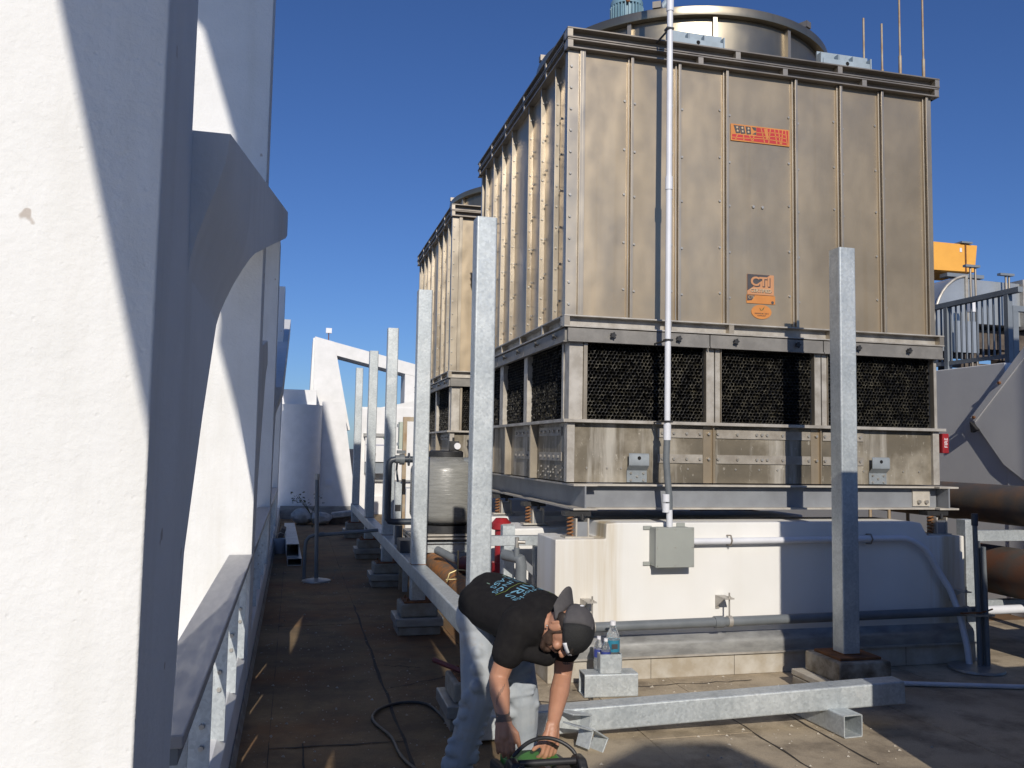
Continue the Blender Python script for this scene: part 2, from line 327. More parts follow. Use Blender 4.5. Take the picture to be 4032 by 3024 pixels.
    def cap(s, p0, p1, r0, r1=None, n=14):
        r1 = r0 if r1 is None else r1
        p0, p1 = Vector(p0), Vector(p1); d = (p1-p0); L = d.length; d.normalize(); a = d.orthogonal().normalized(); b = d.cross(a)
        rings = [(-r0*math.cos(t_), r0*math.sin(t_)) for t_ in (0.05, 0.4, 0.8, 1.2, 1.57)]+[(L+r1*math.sin(t_), r1*math.cos(t_)) for t_ in (0.0, 0.4, 0.8, 1.2, 1.52)]
        vs = []
        for z, r in rings:
            for i in range(n):
                t_ = 2*math.pi*i/n; vs.append(p0+d*z+(a*math.cos(t_)+b*math.sin(t_))*r)
        fs = [(i*n+k_, i*n+(k_+1) % n, (i+1)*n+(k_+1) % n, (i+1)*n+k_) for i in range(len(rings)-1) for k_ in range(n)]
        fs += [tuple(range(n-1, -1, -1)), tuple(range((len(rings)-1)*n, len(rings)*n))]
        return s.add(vs, fs)
    def bolt(s, p, nrm, r=0.011, h=0.01):
        p = Vector(p); nrm = Vector(nrm); return s.cyl(p, p+nrm*h, r, r*0.85, 6)
    def mesh(s, name, off=Vector((0, 0, 0)), fix=True):
        me = bpy.data.meshes.new(name); me.from_pydata([v-off for v in s.v], [], s.f); me.update()
        if any(s.mi): me.polygons.foreach_set('material_index', s.mi)
        if fix:
            bm = bmesh.new(); bm.from_mesh(me); bmesh.ops.recalc_face_normals(bm, faces=bm.faces); bm.to_mesh(me); bm.free()
        return me
    def build(s, name, mat, parent=None, bevel=0.0, smooth=True, loc=None, fix=True, seg=2):
        if parent is not None:
            off = world_loc(parent)
        elif loc is not None: off = Vector(loc)
        else:
            xs = [v.x for v in s.v]; ys = [v.y for v in s.v]; zs = [v.z for v in s.v]
            off = Vector(((min(xs)+max(xs))/2, (min(ys)+max(ys))/2, min(zs)))
        me = s.mesh(name, off, fix)
        return link(name, me, mat, parent, None if parent is not None else off, bevel, smooth, seg)
def world_loc(o):
    p = Vector(o.location); q = o.parent
    while q: p += Vector(q.location); q = q.parent
    return p
def link(name, me, mat, parent, loc, bevel=0.0, smooth=True, seg=2):
    for mm_ in (mat if isinstance(mat, (list, tuple)) else [mat]): me.materials.append(M[mm_])
    if smooth:
        me.polygons.foreach_set('use_smooth', [True]*len(me.polygons)); me.set_sharp_from_angle(angle=math.radians(38))
    o = bpy.data.objects.new(name, me); C.objects.link(o)
    if parent is not None: o.parent = parent
    elif loc is not None: o.location = loc
    if bevel:
        bv = o.modifiers.new('bevel', 'BEVEL'); bv.width = bevel; bv.segments = seg; bv.harden_normals = True; bv.limit_method = 'ANGLE'; bv.angle_limit = math.radians(40)
    return o
def tag(o, label, cat, group=None):
    o['label'] = label; o['category'] = cat
    if group: o['group'] = group
    return o
def thing(name, label, cat, loc, group=None):
    o = bpy.data.objects.new(name, None); C.objects.link(o); o.location = loc; o.empty_display_size = 0.1
    return tag(o, label, cat, group)
def stuff(o): o['kind'] = 'stuff'; return o
def struct(o): o['kind'] = 'structure'; return o
def copy_tree(o, parent=None):
    c = o.copy(); C.objects.link(c); c.parent = parent
    for ch in list(o.children): copy_tree(ch, c)
    return c
def text_mb(s, size, extrude=0.001, sx=1.0, bold=0.0):
    cu = bpy.data.curves.new('t', 'FONT'); cu.body = s; cu.size = size; cu.extrude = extrude; cu.align_x = 'CENTER'; cu.align_y = 'CENTER'; cu.resolution_u = 4; cu.offset = bold
    ob = bpy.data.objects.new('t', cu); C.objects.link(ob); bpy.context.view_layer.update()
    me = bpy.data.meshes.new_from_object(ob.evaluated_get(bpy.context.evaluated_depsgraph_get()))
    vs = [Vector((v.co.x*sx, v.co.y, v.co.z)) for v in me.vertices]; fs = [tuple(p.vertices) for p in me.polygons]
    bpy.data.objects.remove(ob); bpy.data.meshes.remove(me); bpy.data.curves.remove(cu)
    return vs, fs

# ================================================================ SETTING
# roof deck: one sheet to the horizon with the membrane sheets laid on it
deck = MB().box(-300, 400, -200, 600, -0.35, -0.004).build('roof_deck', 'bitumen', loc=(0, 0, 0), smooth=False); struct(deck)
def sheet(x0, x1, y0, y1, z=0.0):
    mb = MB(); n = max(2, int((y1-y0)/0.22)); L = []; Rr = []
    for i in range(n+1):
        y = y0+(y1-y0)*i/n
        L.append((x0+0.001+random.uniform(-0.001, 0.0025), y)); Rr.append((x1-0.001+random.uniform(-0.0025, 0.001), y))
    zz = z+random.uniform(-0.0012, 0.0018)
    vs = []
    for (a, y), (b_, _) in zip(L, Rr): vs += [(a, y, zz), (b_, y, zz), (a-0.001, y, -0.02), (b_+0.001, y, -0.02)]
    fs = []
    for i in range(n):
        k = 4*i; fs += [(k, k+1, k+5, k+4), (k+2, k, k+4, k+6), (k+1, k+3, k+7, k+5)]
    fs += [(0, 2, 3, 1), (4*n, 4*n+1, 4*n+3, 4*n+2)]
    return mb.add(vs, fs).build('membrane_sheet', 'membrane_shaded_rusty' if (x1 < 1.4 or y0 > 6.5) else 'membrane', deck, smooth=False)
xs = [-0.255, -0.075, 0.64, 1.36, 1.98, 2.62, 3.0, 3.75, 4.49, 5.2, 5.9, 6.6, 7.4]
random.seed(3)
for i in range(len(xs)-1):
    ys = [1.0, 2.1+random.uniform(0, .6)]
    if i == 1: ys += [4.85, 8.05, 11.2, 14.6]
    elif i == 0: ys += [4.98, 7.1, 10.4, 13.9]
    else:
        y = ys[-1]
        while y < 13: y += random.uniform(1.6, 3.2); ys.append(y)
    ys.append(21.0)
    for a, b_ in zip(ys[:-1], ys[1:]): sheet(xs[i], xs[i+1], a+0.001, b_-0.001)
struct(MB().box(-0.6, 16, -16, 0.98, -0.02, 0.0).build('roof_area', 'membrane', smooth=False, loc=(0, 0, 0)))
struct(MB().box(-0.6, 16, -30, -16.01, -0.02, 0.0).build('rear_roof', 'white_paint', smooth=False, loc=(0, 0, 0)))
struct(MB().box(-14, -0.605, -16, 24, -0.02, 0.0).box(-0.6045, -0.26, -16, 1.6, 0.001, 0.006).build('bounce_floor', 'white_paint', smooth=False, loc=(0, 0, 0)))  # white floor out of view, added to bounce sunlight onto shaded column fronts
# crack / mastic lines on the sunlit roof
mbk = MB()
random.seed(11)
def crack(p, q, w=0.006, n=14, amp=0.02):
    pts = []
    for i in range(n+1):
        t_ = i/n; pts.append(Vector((p[0]+(q[0]-p[0])*t_+random.uniform(-amp, amp)*(0 < i < n), p[1]+(q[1]-p[1])*t_+random.uniform(-amp, amp)*(0 < i < n), 0.0032)))
    vs = []; fs = []
    for i, c_ in enumerate(pts):
        d = (pts[min(i+1, n)]-pts[max(i-1, 0)]).normalized(); nn = Vector((-d.y, d.x, 0))*w*random.uniform(0.4, 1.3)
        vs += [c_+nn, c_-nn]
    for i in range(n): fs.append((2*i, 2*i+1, 2*i+3, 2*i+2))
    mbk.add(vs, fs)
crack((1.35, 5.42), (1.9, 5.38)); crack((1.9, 5.38), (1.98, 5.5)); crack((1.98, 5.5), (1.86, 5.62)); crack((2.2, 5.62), (3.2, 5.64)); crack((1.5, 5.0), (2.3, 5.12), 0.004)
crack((0.64, 3.6), (0.64, 9), 0.009, 30, 0.008); crack((-0.075, 4.85), (0.64, 4.83), 0.007, 10, 0.01); crack((2.62, 4.0), (2.62, 5.0), 0.006, 10, 0.008); crack((3.0, 4.0), (3.0, 4.9), 0.006, 10, 0.008)
crack((0.7, 6.5), (0.95, 6.4), 0.006); crack((0.68, 5.9), (1.3, 6.2), 0.006); crack((0.1, 3.6), (0.1, 4.9), .005, 12, .01)
cr = stuff(mbk.build('seam_crack', 'bitumen', deck, fix=False))
gt = MB(); random.seed(77)
for k_ in range(900):
    x, y = (random.uniform(-0.2, 1.0), random.uniform(4.2, 12)) if k_ % 3 else (random.uniform(1.3, 3.6), random.uniform(4.0, 5.75)); r = random.choice((0.003, 0.004, 0.006, 0.010))*random.uniform(0.6, 1.3)
    gt.add([(x-r, y, 0.002), (x+r*0.6, y-r, 0.002), (x+r*0.5, y+r*0.8, 0.002), (x, y, 0.002+r*0.8)], [(0, 1, 3), (1, 2, 3), (2, 0, 3)])
stuff(gt.build('grit', 'concrete_pale', deck, smooth=False))

# ================================================================ LEFT ARCADE
def column(y0, h, x0, label):
    t_ = thing('arcade_column', label, 'column', ((x0-0.25)/2, y0+0.2, 0), 'white rendered columns of the arcade')
    MB().box(x0, -0.25, y0, y0+0.40, 0, h).build('shaft', 'stucco', t_, bevel=0.006)
    # haunch that swells out of the back of the shaft
    pr = [(y0+0.405, 0.0), (y0+0.53, 0.0), (y0+0.535, 0.9), (y0+0.635, 1.33), (y0+0.93, 1.68), (y0+1.23, 1.98), (y0+1.36, 2.12), (y0+1.52, 2.22), (y0+1.8, 2.31), (y0+1.6, 2.50), (y0+0.405, 2.32)]
    MB().prism(pr, 'x', max(x0+0.03, -0.55), -0.2525).build('haunch', 'stucco', t_, bevel=0.008)
    return t_
column(1.645, 6.2, -0.60, 'nearest tall white stuccoed column filling the left edge of the picture')
column(6.10, 6.4, -1.25, 'second white column from the viewer, rising behind the dark sloping beam')
column(10.72, 4.1, -1.25, 'third white column from the viewer, a narrow strip beside the second')
column(15.6, 4.4, -1.25, 'farthest white arcade column, a sliver beside the curved end wall')
def raking(y0, label):
    t_ = thing('raking_beam', label, 'beam', (-0.3, y0+2, 2.3), 'sloping concrete beams of the arcade')
    zs = [1.98, 2.03, 2.08, 2.14, 2.20, 2.26, 2.325]; yr = [0.80, 0.86, 0.905, 0.94, 1.0, 1.1, 1.30]
    def off(z): u = (z-1.98)/0.345; return -0.2535+0.0835*u*u*(3-2*u)
    L = [(off(z), y0+0.004*k_, z) for k_, z in enumerate(reversed(zs))][::-1]; Rr = [(off(z), y0+a, z) for a, z in zip(yr, zs)]
    f = L+Rr; n = 7; fs = [(i, n+i, n+i+1, i+1) for i in range(n-1)]
    top = [(-0.17, y0+0.35, 2.41), (-0.17, y0+8.42, 4.38), (-0.17, y0+8.55, 4.28), (-0.17, y0+8.5, 4.12), (-0.17, y0+7.65, 3.885), (-0.17, y0+2.33, 2.58)]
    o_ = len(f); f += top; fs += [(6, 13, o_+5, o_), (o_, o_+5, o_+4, o_+1), (o_+1, o_+4, o_+3, o_+2)]
    lp = list(range(0, 7))+[o_, o_+1, o_+2, o_+3, o_+4, o_+5, 13, 12, 11, 10, 9, 8, 7]
    nn = len(f); vs = f+[(-0.62, p[1], p[2]) for p in f]
    fs += [tuple(i+nn for i in reversed(q)) for q in fs]+[(lp[i], lp[(i+1) % len(lp)], nn+lp[(i+1) % len(lp)], nn+lp[i]) for i in range(len(lp))]
    MB().add(vs, fs).build('beam_body', 'stucco', t_)
    return t_
raking(2.075, 'dark shaded concrete beam rising away from the nearest white column')
raking(11.15, 'far sloping concrete beam behind the third white column')
# parapet kerb and its metal ledges
kb = MB().prism([(-0.56, 0), (-0.25, 0), (-0.262, 0.20), (-0.30, 0.235), (-0.56, 0.25)], 'y', 2.2, 20.2).build('parapet_kerb', 'white_paint', bevel=0.006)
tag(kb, 'low white kerb along the foot of the arcade', 'kerb')
fl = MB().prism([(-0.249, 0.0), (-0.225, 0.0), (-0.243, 0.05), (-0.249, 0.05)], 'y', 2.2, 20.2).build('flashing', 'concrete', kb)
def ledge(y0, y1, label, n):
    t_ = thing('ledge_cap', label, 'ledge', (-0.38, y0, 0.25), 'grey metal ledges between the columns')
    MB().box(-0.395, -0.243, y0, y1, 0.835, 0.870).build('cap_plate', 'ledge_metal', t_, bevel=0.006)
    MB().box(-0.385, -0.258, y0+0.02, y1-0.02, 0.79, 0.8345).build('rail_channel', 'rail_grey', t_)
    for i in range(n):
        y = y0+0.35+(y1-y0-0.5)*i/(n-1)
        p = MB().box(-0.385, -0.268, y, y+0.012, 0.225, 0.789).build('bracket_plate', 'galvanised', t_)
        MB().prism([(y+0.013, 0.25), (y+0.16, 0.25), (y+0.013, 0.45)], 'x', -0.332, -0.32).build('gusset', 'galvanised', t_)
        for z in (0.46, 0.54): MB().bolt((-0.30, y, z), (0, -1, 0), 0.012, 0.012).build('bolt', 'bolt_steel', p)
    return t_
mk('ledge_metal', (0.42, 0.42, 0.43), (0.37, 0.37, 0.385), 2.2, 0.5, 0.35, stretch=(6, 1, 1), rvar=0.08)
ledge(2.36, 6.08, 'nearest grey metal ledge cap beside the nearest white column', 5)
ledge(6.52, 10.70, 'second grey metal ledge cap beyond the second column', 5)
ledge(11.14, 15.58, 'farthest grey metal ledge cap beyond the third column', 5)

# ================================================================ BUILDING BEHIND THE VIEWPOINT (casts the shade over the aisle)
t_ = thing('rear_building', 'white frame building behind the viewpoint that shades the aisle', 'building', (0.5, -1.1, 0))
legp = [(-0.1, 0), (0.35, 0), (0.35, 2.4), (0.1, 3.08), (0.0, 3.4), (-0.06, 3.75), (-0.32, 5.3), (-0.76, 7.16), (-1.165, 8.88), (-1.6, 10.1), (-2.11, 11.02), (-2.77, 13.64), (-3.7, 13.64), (-3.5, 12.75), (-3.14, 11.26), (-2.317, 9.11), (-2.13, 8.51), (-1.876, 8.246), (-1.61, 7.4), (-1.662, 5.975), (-1.368, 4.979), (-1.02, 4.428), (-0.864, 3.778), (-0.684, 3.028), (-0.5, 2.3)]
MB().prism(legp, 'y', -1.2, -1.0).build('sloping_leg', 'white_paint', t_, smooth=False)
MB().prism([(-0.25, 0), (1.95, 0), (1.95, 4.12), (1.2, 4.15), (1.0, 4.42), (0.55, 4.46), (0.2, 4.3), (0.0, 4.18), (-0.25, 4.16)], 'y', -4.16, -4.02).build('wall_panel', 'white_paint', t_, smooth=False)
t_ = thing('service_wall', 'dark grey service wall standing just beyond the right edge of the view', 'wall', (4.5, 2.6, 0))
MB().prism([(3.045, 0), (7.6, 0), (7.6, 1.55), (4.62, 1.55), (4.62, 2.79), (3.045, 2.79)], 'y', 2.45, 2.65).build('wall_panel', 'rail_grey', t_, smooth=False)
MB().box(6.40, 9.0, 2.2, 2.44, 0, 5.6).build('wall_tower', 'rail_grey', t_)

o = MB().box(2.87, 4.3, -3.8, 1.4, 0, 3.4).build('sky_blocker', 'rail_grey', bevel=0.01); tag(o, 'dark grey box added out of view to block sky light', 'building')  # unseen box added to keep sky light off the near column's side

# ================================================================ GALVANISED POST FRAME
W = 0.127
PY = [5.05, 7.59, 10.18, 12.72, 15.6]
def pedestal(xc, yc, label, top, stained=True, w=0.205, lean=0):
    t_ = thing('footing', label, 'footing', (xc, yc, 0), 'stepped concrete footings under the posts')
    MB().box(xc-w+0.02, xc+w-0.02, yc-w+0.02, yc+w-0.02, 0, 0.075).build('footing_base', 'concrete', t_, bevel=0.012)
    MB().box(xc-w, xc+w, yc-w, yc+w, 0.076, 0.15).build('footing_step', 'flashing', t_, bevel=0.008)
    MB().box(xc-w+0.045, xc+w-0.045, yc-w+0.045, yc+w-0.045, 0.151, top).build('footing_block', 'concrete', t_, bevel=0.014)
    MB().box(xc-w+0.075, xc+w-0.075, yc-w+0.075, yc+w-0.075, top+0.0005, top+0.014).build('base_plate', 'rust', t_, bevel=0.003)
    return t_
nm = ['nearest', 'second', 'third', 'fourth', 'farthest']
for i, y in enumerate(PY):
    yc = y+W/2
    pedestal(1.0935, yc, nm[i]+' stepped concrete footing in the row along the aisle', 0.262)
    t_ = thing('galvanised_post', nm[i]+' tall galvanised square post in the row along the aisle', 'post', (1.0935, yc, 0.276), 'galvanised posts in the aisle row')
    MB().hss((1.0935, yc, 0.583), (1.0935, yc, 3.01), W, capped=True).build('post_tube', 'galvanised', t_, smooth=False)
    MB().hss((1.0935, yc, 0.278), (1.0935, yc, 0.4525), W, capped=True).build('post_stub', 'galvanised', t_, smooth=False)
    for dx in (-1, 1):
        for dy in (-1, 1): MB().cyl((1.0935+dx*0.095, yc+dy*0.095, 0.276), (1.0935+dx*0.095, yc+dy*0.095, 0.30), 0.009, n=6).build('anchor_bolt', 'rust', t_)
    weld = MB().box(1.0935-W/2-0.003, 1.0935+W/2+0.003, y-0.003, y+W+0.003, 0.5805, 0.586).build('weld_seam', 'rust', t_)
bt = MB().hss((1.0935, 4.42, 0.517), (1.0935, 15.95, 0.517), W).build('base_rail', 'galvanised', smooth=False)
tag(bt, 'long galvanised square tube running along the aisle under the posts', 'beam')
# right post
xc, yc = 3.605+W/2, 5.15+W/2
t_ = thing('footing', 'stained stepped concrete footing carrying the rightmost post', 'footing', (xc, yc, 0), 'stepped concrete footings under the posts')
MB().box(xc-0.265, xc+0.235, yc-0.20, yc+0.24, 0, 0.075).build('footing_base', 'concrete', t_, bevel=0.012)
MB().box(xc-0.265, xc+0.10, yc-0.225, yc+0.25, 0.076, 0.118).build('footing_step', 'concrete_pale', t_, bevel=0.008)
MB().box(xc-0.19, xc+0.20, yc-0.20, yc+0.20, 0.119, 0.252).build('footing_block', 'footing_stained', t_, bevel=0.014)
MB().box(xc-0.15, xc+0.16, yc-0.15, yc+0.15, 0.2525, 0.270).build('base_plate', 'rust', t_, bevel=0.003)
t_ = thing('galvanised_post', 'galvanised square post standing alone at right in front of the cooling tower', 'post', (xc, yc, 0.271))
MB().hss((xc, yc, 0.271), (xc, yc, 3.035), W, capped=True).build('post_tube', 'galvanised', t_, smooth=False)
MB().box(xc-W/2-0.004, xc+W/2+0.004, yc-W/2-0.004, yc+W/2+0.004, 0.2705, 0.278).build('weld_seam', 'rust', t_)
# tube lying on short stubs in front of the plinth
p0, p1 = Vector((1.02, 4.76, 0.085)), Vector((3.56, 4.56, 0.205))
tag(MB().hss(p0, p1, W*1.04).build('loose_tube', 'galvanised', smooth=False), 'long galvanised square tube lying across the roof in front of the plinth', 'tube')
tag(MB().hss((3.135, 4.40, 0.0655), (3.10, 5.0, 0.0655), 0.127, th=0.007).build('short_tube', 'galvanised', smooth=False), 'open-ended short square tube propping the right end of the lying tube', 'tube')

# ================================================================ PLINTH
t_ = thing('plinth', 'white painted concrete plinth under the near cooling tower', 'plinth', (3.5, 5.95, 0))
MB().prism([(1.80, 0.288), (5.20, 0.288), (5.20, 0.976), (4.86, 0.976), (4.80, 1.078), (4.72, 1.09), (2.26, 1.09), (2.178, 1.084), (2.173, 0.976), (1.80, 0.976)], 'y', 5.85, 6.32).build('plinth_wall', 'plinth_paint', t_, bevel=0.010)
MB().box(1.74, 5.24, 5.80, 6.36, 0.0, 0.152).build('plinth_base', 'concrete_pale', t_, bevel=0.006)
MB().prism([(5.788, 0.153), (5.788, 0.236), (5.80, 0.262), (5.836, 0.287), (5.849, 0.30), (5.849, 0.153)], 'x', 1.77, 5.22).build('flashing', 'flashing', t_)
MB().box(1.76, 5.23, 5.774, 5.787, 0.150, 0.163).build('flashing_bar', 'lime_steel', t_)
g = MB()
for x in (2.5, 3.15, 3.9, 4.6): g.box(x, x+0.003, 5.7985, 5.8005, 0.002, 0.15)
g.build('base_joint', 'bitumen', t_)
for j, (y, lab) in enumerate(((7.05, 'white concrete pier behind the plinth below the tower side'), (8.25, 'far white concrete pier below the tower side'))):
    o = MB().prism([(1.76, 0.0), (5.2, 0.0), (5.2, 0.97), (2.16, 0.97), (2.12, 0.96), (1.76, 0.955)], 'y', y-0.15, y+0.42).build('pier', 'white_paint', bevel=0.015); tag(o, lab, 'pier', 'white piers under the tower')
o = MB().prism([(1.7, 0), (5.2, 0), (5.2, 0.97), (1.7, 0.97)], 'y', 10.75, 11.3).build('pier', 'white_paint', bevel=0.015); tag(o, 'white concrete pier below the far cooling tower', 'pier', 'white piers under the tower')
o = MB().prism([(1.7, 0), (5.2, 0), (5.2, 0.97), (1.7, 0.97)], 'y', 13.4, 13.9).build('pier', 'white_paint', bevel=0.015); tag(o, 'white pier at the back of the far cooling tower', 'pier', 'white piers under the tower')

def isolator(x, y, label, zb=0.976, w=0.09):
    t_ = thing('spring_isolator', label, 'isolator', (x, y, zb), 'spring isolators under the tower frame')
    MB().box(x-0.13, x+w/2+0.04, y-0.06, y+0.06, zb, zb+0.012).build('foot_plate', 'beam_flange', t_)
    MB().box(x-w/2, x+w/2, y-0.045, y-0.035, zb+0.012, zb+0.115).build('housing_web', 'beam_grey', t_)
    for s_ in (-1, 1): MB().box(x+s_*w/2-0.006, x+s_*w/2+0.006, y-0.055, y+0.055, zb+0.012, zb+0.14).build('housing_flange', 'beam_flange', t_)
    MB().box(x-0.13, x+w/2+0.02, y-0.05, y+0.05, zb+0.155, zb+0.19).build('top_plate', 'black_plastic', t_)
    pts = [(x-0.082+0.02*math.cos(a), y-0.02+0.02*math.sin(a), zb+0.018+0.135*a/(2*math.pi*5)) for a in [k*0.35 for k in range(int(2*math.pi*5/0.35)+1)]]
    MB().tube(pts, 0.0065, 6).build('spring', 'spring_rust', t_)
    MB().cyl((x, y-0.05, zb+0.128), (x, y-0.05, zb+0.17), 0.013, n=6).build('adjusting_nut', 'black_plastic', t_)
isolator(2.02, 5.97, 'spring isolator at the near left corner of the plinth')
isolator(5.05, 5.97, 'spring isolator at the right end of the plinth')
isolator(2.02, 7.12, 'second spring isolator along the left side of the tower', 0.971)
isolator(2.02, 8.25, 'third spring isolator along the left side of the tower', 0.971)

# ================================================================ COOLING TOWER
X0, X1, Y0, Y1 = 1.95, 5.11, 6.05, 9.21
tw = thing('cooling_tower', 'large bronze stainless cooling tower on a white plinth in the foreground', 'cooling tower', (X0, Y0, 1.17), 'rooftop cooling towers')
SX = [2.02, 2.411, 2.805, 3.212, 3.821, 4.234, 4.625, 5.058]
SY = [6.10, 6.37, 6.775, 7.17, 7.775, 8.175, 8.55, 8.93, 9.16]
ZB, ZT = 2.60, 4.622
random.seed(5)
def pillow(mb, a0, a1, z0, z1, d, side):
    # slightly dished sheet panel
    n, k = 6, 10; vs = []; fs = []
    amp = random.uniform(-0.004, 0.006)
    for j in range(k+1):
        for i in range(n+1):
            u, v = i/n, j/k; off = amp*math.sin(math.pi*u)*math.sin(math.pi*v*random.choice((1, 1)))+0.0025*math.sin(3*math.pi*v+u)*math.sin(math.pi*u)
            a = a0+(a1-a0)*u; z = z0+(z1-z0)*v
            vs.append((a, d-off, z) if side == 'f' else (d-off, a, z))
    for j in range(k):
        for i in range(n): fs.append((j*(n+1)+i, j*(n+1)+i+1, (j+1)*(n+1)+i+1, (j+1)*(n+1)+i))
    return mb.add(vs, fs)
for i in range(7):
    pillow(MB(), SX[i]+0.001, SX[i+1]-0.001, ZB, ZT, Y0, 'f').build('casing_panel', 'casing', tw, fix=False)
for i in range(8):
    pillow(MB(), SY[i]+0.001, SY[i+1]-0.001, ZB, ZT, X0, 's').build('casing_panel', 'casing', tw, fix=False)
MB().box(X1-0.03, X1, Y0+0.03, Y1-0.03, ZB, ZT).build('casing_panel', 'casing', tw)
MB().box(X0+0.03, X1-0.03, Y1-0.03, Y1, ZB, ZT).build('casing_panel', 'casing', tw)
for i, x in enumerate(SX):
    MB().box(x-0.004, x+0.018, Y0-0.042, Y0+0.012, ZB, ZT).box(x-0.022, x-0.012, Y0-0.022, Y0+0.012, ZB, ZT).build('standing_seam', 'casing_bright', tw, bevel=0.002)
for i, y in enumerate(SY[1:-1]):
    MB().box(X0-0.042, X0+0.012, y-0.004, y+0.016, ZB, ZT).build('standing_seam', 'casing_bright', tw, bevel=0.002)
MB().box(X0-0.045, X0+0.045, Y0-0.020, Y0+0.050, ZB, ZT).box(X0+0.0455, X0+0.068, Y0-0.042, Y0+0.012, ZB, ZT).build('corner_post', 'casing_bright', tw, bevel=0.002)
MB().box(X1-0.035, X1+0.01, Y0-0.02, Y0+0.05, ZB, ZT).build('corner_post', 'casing_bright', tw, bevel=0.002)
MB().box(X0-0.03, X0+0.03, Y1-0.045, Y1+0.01, ZB, ZT).build('corner_post', 'casing_bright', tw, bevel=0.002)
bl = MB()
for i, x in enumerate(SX[1:-1]):
    for k_, z in enumerate((4.28, 3.90, 3.55, 3.18, 2.82)):
        bl.bolt((x-0.045, Y0, z+0.01*i), (0, -1, 0)); bl.bolt((x+0.04, Y0, z-0.01), (0, -1, 0))
for z in (3.40, 3.402): bl.bolt((3.46 if z < 3.401 else 3.54, Y0, 3.55), (0, -1, 0), 0.014)
for y in SY[1:-1]:
    for k_ in range(12): bl.bolt((X0-0.022, y-0.004, ZB+0.08+k_*0.165), (0, -1, 0), 0.010, 0.009)
    for k_ in range(7): bl.bolt((X0, y-0.05, ZB+0.15+k_*0.29), (-1, 0, 0), 0.010, 0.012)
for k_ in range(12): bl.bolt((X0-0.02, Y0-0.02, ZB+0.08+k_*0.165), (0, -1, 0), 0.012, 0.01)
stuff(bl.build('rivets', 'bolt_steel', tw))
# channel rings
def ring(name, z0, z1, out, mat='channel_steel', web=0.002, th=0.011, spac=()):
    for side in 'fblr':
        mb = MB()
        def bx(d0, d1, za, zb_):
            e0 = out if side in 'fb' else web
            if side == 'f': mb.box(X0-out, X1+out, Y0-d1, Y0-d0, za, zb_)
            if side == 'b': mb.box(X0-out, X1+out, Y1+d0, Y1+d1, za, zb_)
            if side == 'l': mb.box(X0-d1, X0-d0, Y0-out+(out-0.0), Y1, za, zb_)
            if side == 'r': mb.box(X1+d0, X1+d1, Y0, Y1, za, zb_)
        bx(web-0.04, web, z0+th, z1-th); bx(web-0.04, out, z1-th, z1); bx(web-0.04, out, z0, z0+th)
        o = mb.build(name, mat, tw, bevel=0.0015)
        if side == 'f':
            for x in list(spac)+[X0-out+0.022, X1+out-0.022]:
                MB().box(x-0.021, x+0.021, Y0-out+0.004, Y0-web-0.0005, z0+th+0.0005, z1-th-0.0005).build('spacer_block', 'casing_bright', o)
        if side == 'l':
            for y in (6.6, 7.3, 8.0, 8.6): MB().box(X0-out+0.004, X0-web-0.0005, y-0.018, y+0.018, z0+th+0.0005, z1-th-0.0005).build('spacer_block', 'casing_bright', o)
ring('top_channel', 4.623, 4.698, 0.062, spac=(2.98, 3.72, 4.45))
ring('top_channel', 4.702, 4.782, 0.066, spac=(3.30, 4.22))
ring('waist_channel', 2.507, 2.597, 0.062, 'lime_steel', spac=(2.72, 3.24, 4.12))
MB().box(X0-0.02, X1+0.02, Y0-0.02, Y1+0.02, 4.7825, 4.796).build('top_deck', 'channel_steel', tw)
# header plates over the fill
for a, b_ in ((X0-0.03, 3.055), (3.063, 4.04), (4.048, X1+0.05)):
    MB().box(a, b_, Y0-0.055, Y0-0.03, 2.41, 2.500).box(a, b_, Y0-0.066, Y0-0.03, 2.398, 2.4098).build('header_plate', 'header_grey', tw, bevel=0.002)
for a, b_ in ((Y0-0.02, 7.2), (7.21, 8.2), (8.21, Y1)):
    MB().box(X0-0.045, X0-0.02, a, b_, 2.41, 2.500).box(X0-0.055, X0-0.02, a, b_, 2.398, 2.4098).build('header_plate', 'header_grey', tw, bevel=0.002)
def knob(p, nrm):
    mb = MB(); p = Vector(p); nrm = Vector(nrm); sx = Vector((0, 0, 1)).cross(nrm); uz = Vector((0, 0, 1))
    mb.cyl(p, p+nrm*0.018, 0.010, n=8)
    prof = []
    for k_ in range(20):
        a = 2*math.pi*k_/20; r = 0.021+0.005*math.cos(5*a); prof.append(sx*math.cos(a)*r+uz*math.sin(a)*r)
    vs = [p+nrm*0.018+q for q in prof]+[p+nrm*0.034+q*0.93 for q in prof]
    mb.add(vs, [tuple(range(19, -1, -1)), tuple(range(20, 40))]+[(i, (i+1) % 20, 20+(i+1) % 20, 20+i) for i in range(20)])
    mb.build('clamp_knob', 'black_plastic', tw)
for x in (2.263, 2.792, 3.268, 3.802, 4.35, 4.821): knob((x, Y0-0.055, 2.456), (0, -1, 0))
for y in (6.25, 6.75, 7.35, 7.85, 8.4): knob((X0-0.045, y, 2.456), (-1, 0, 0))
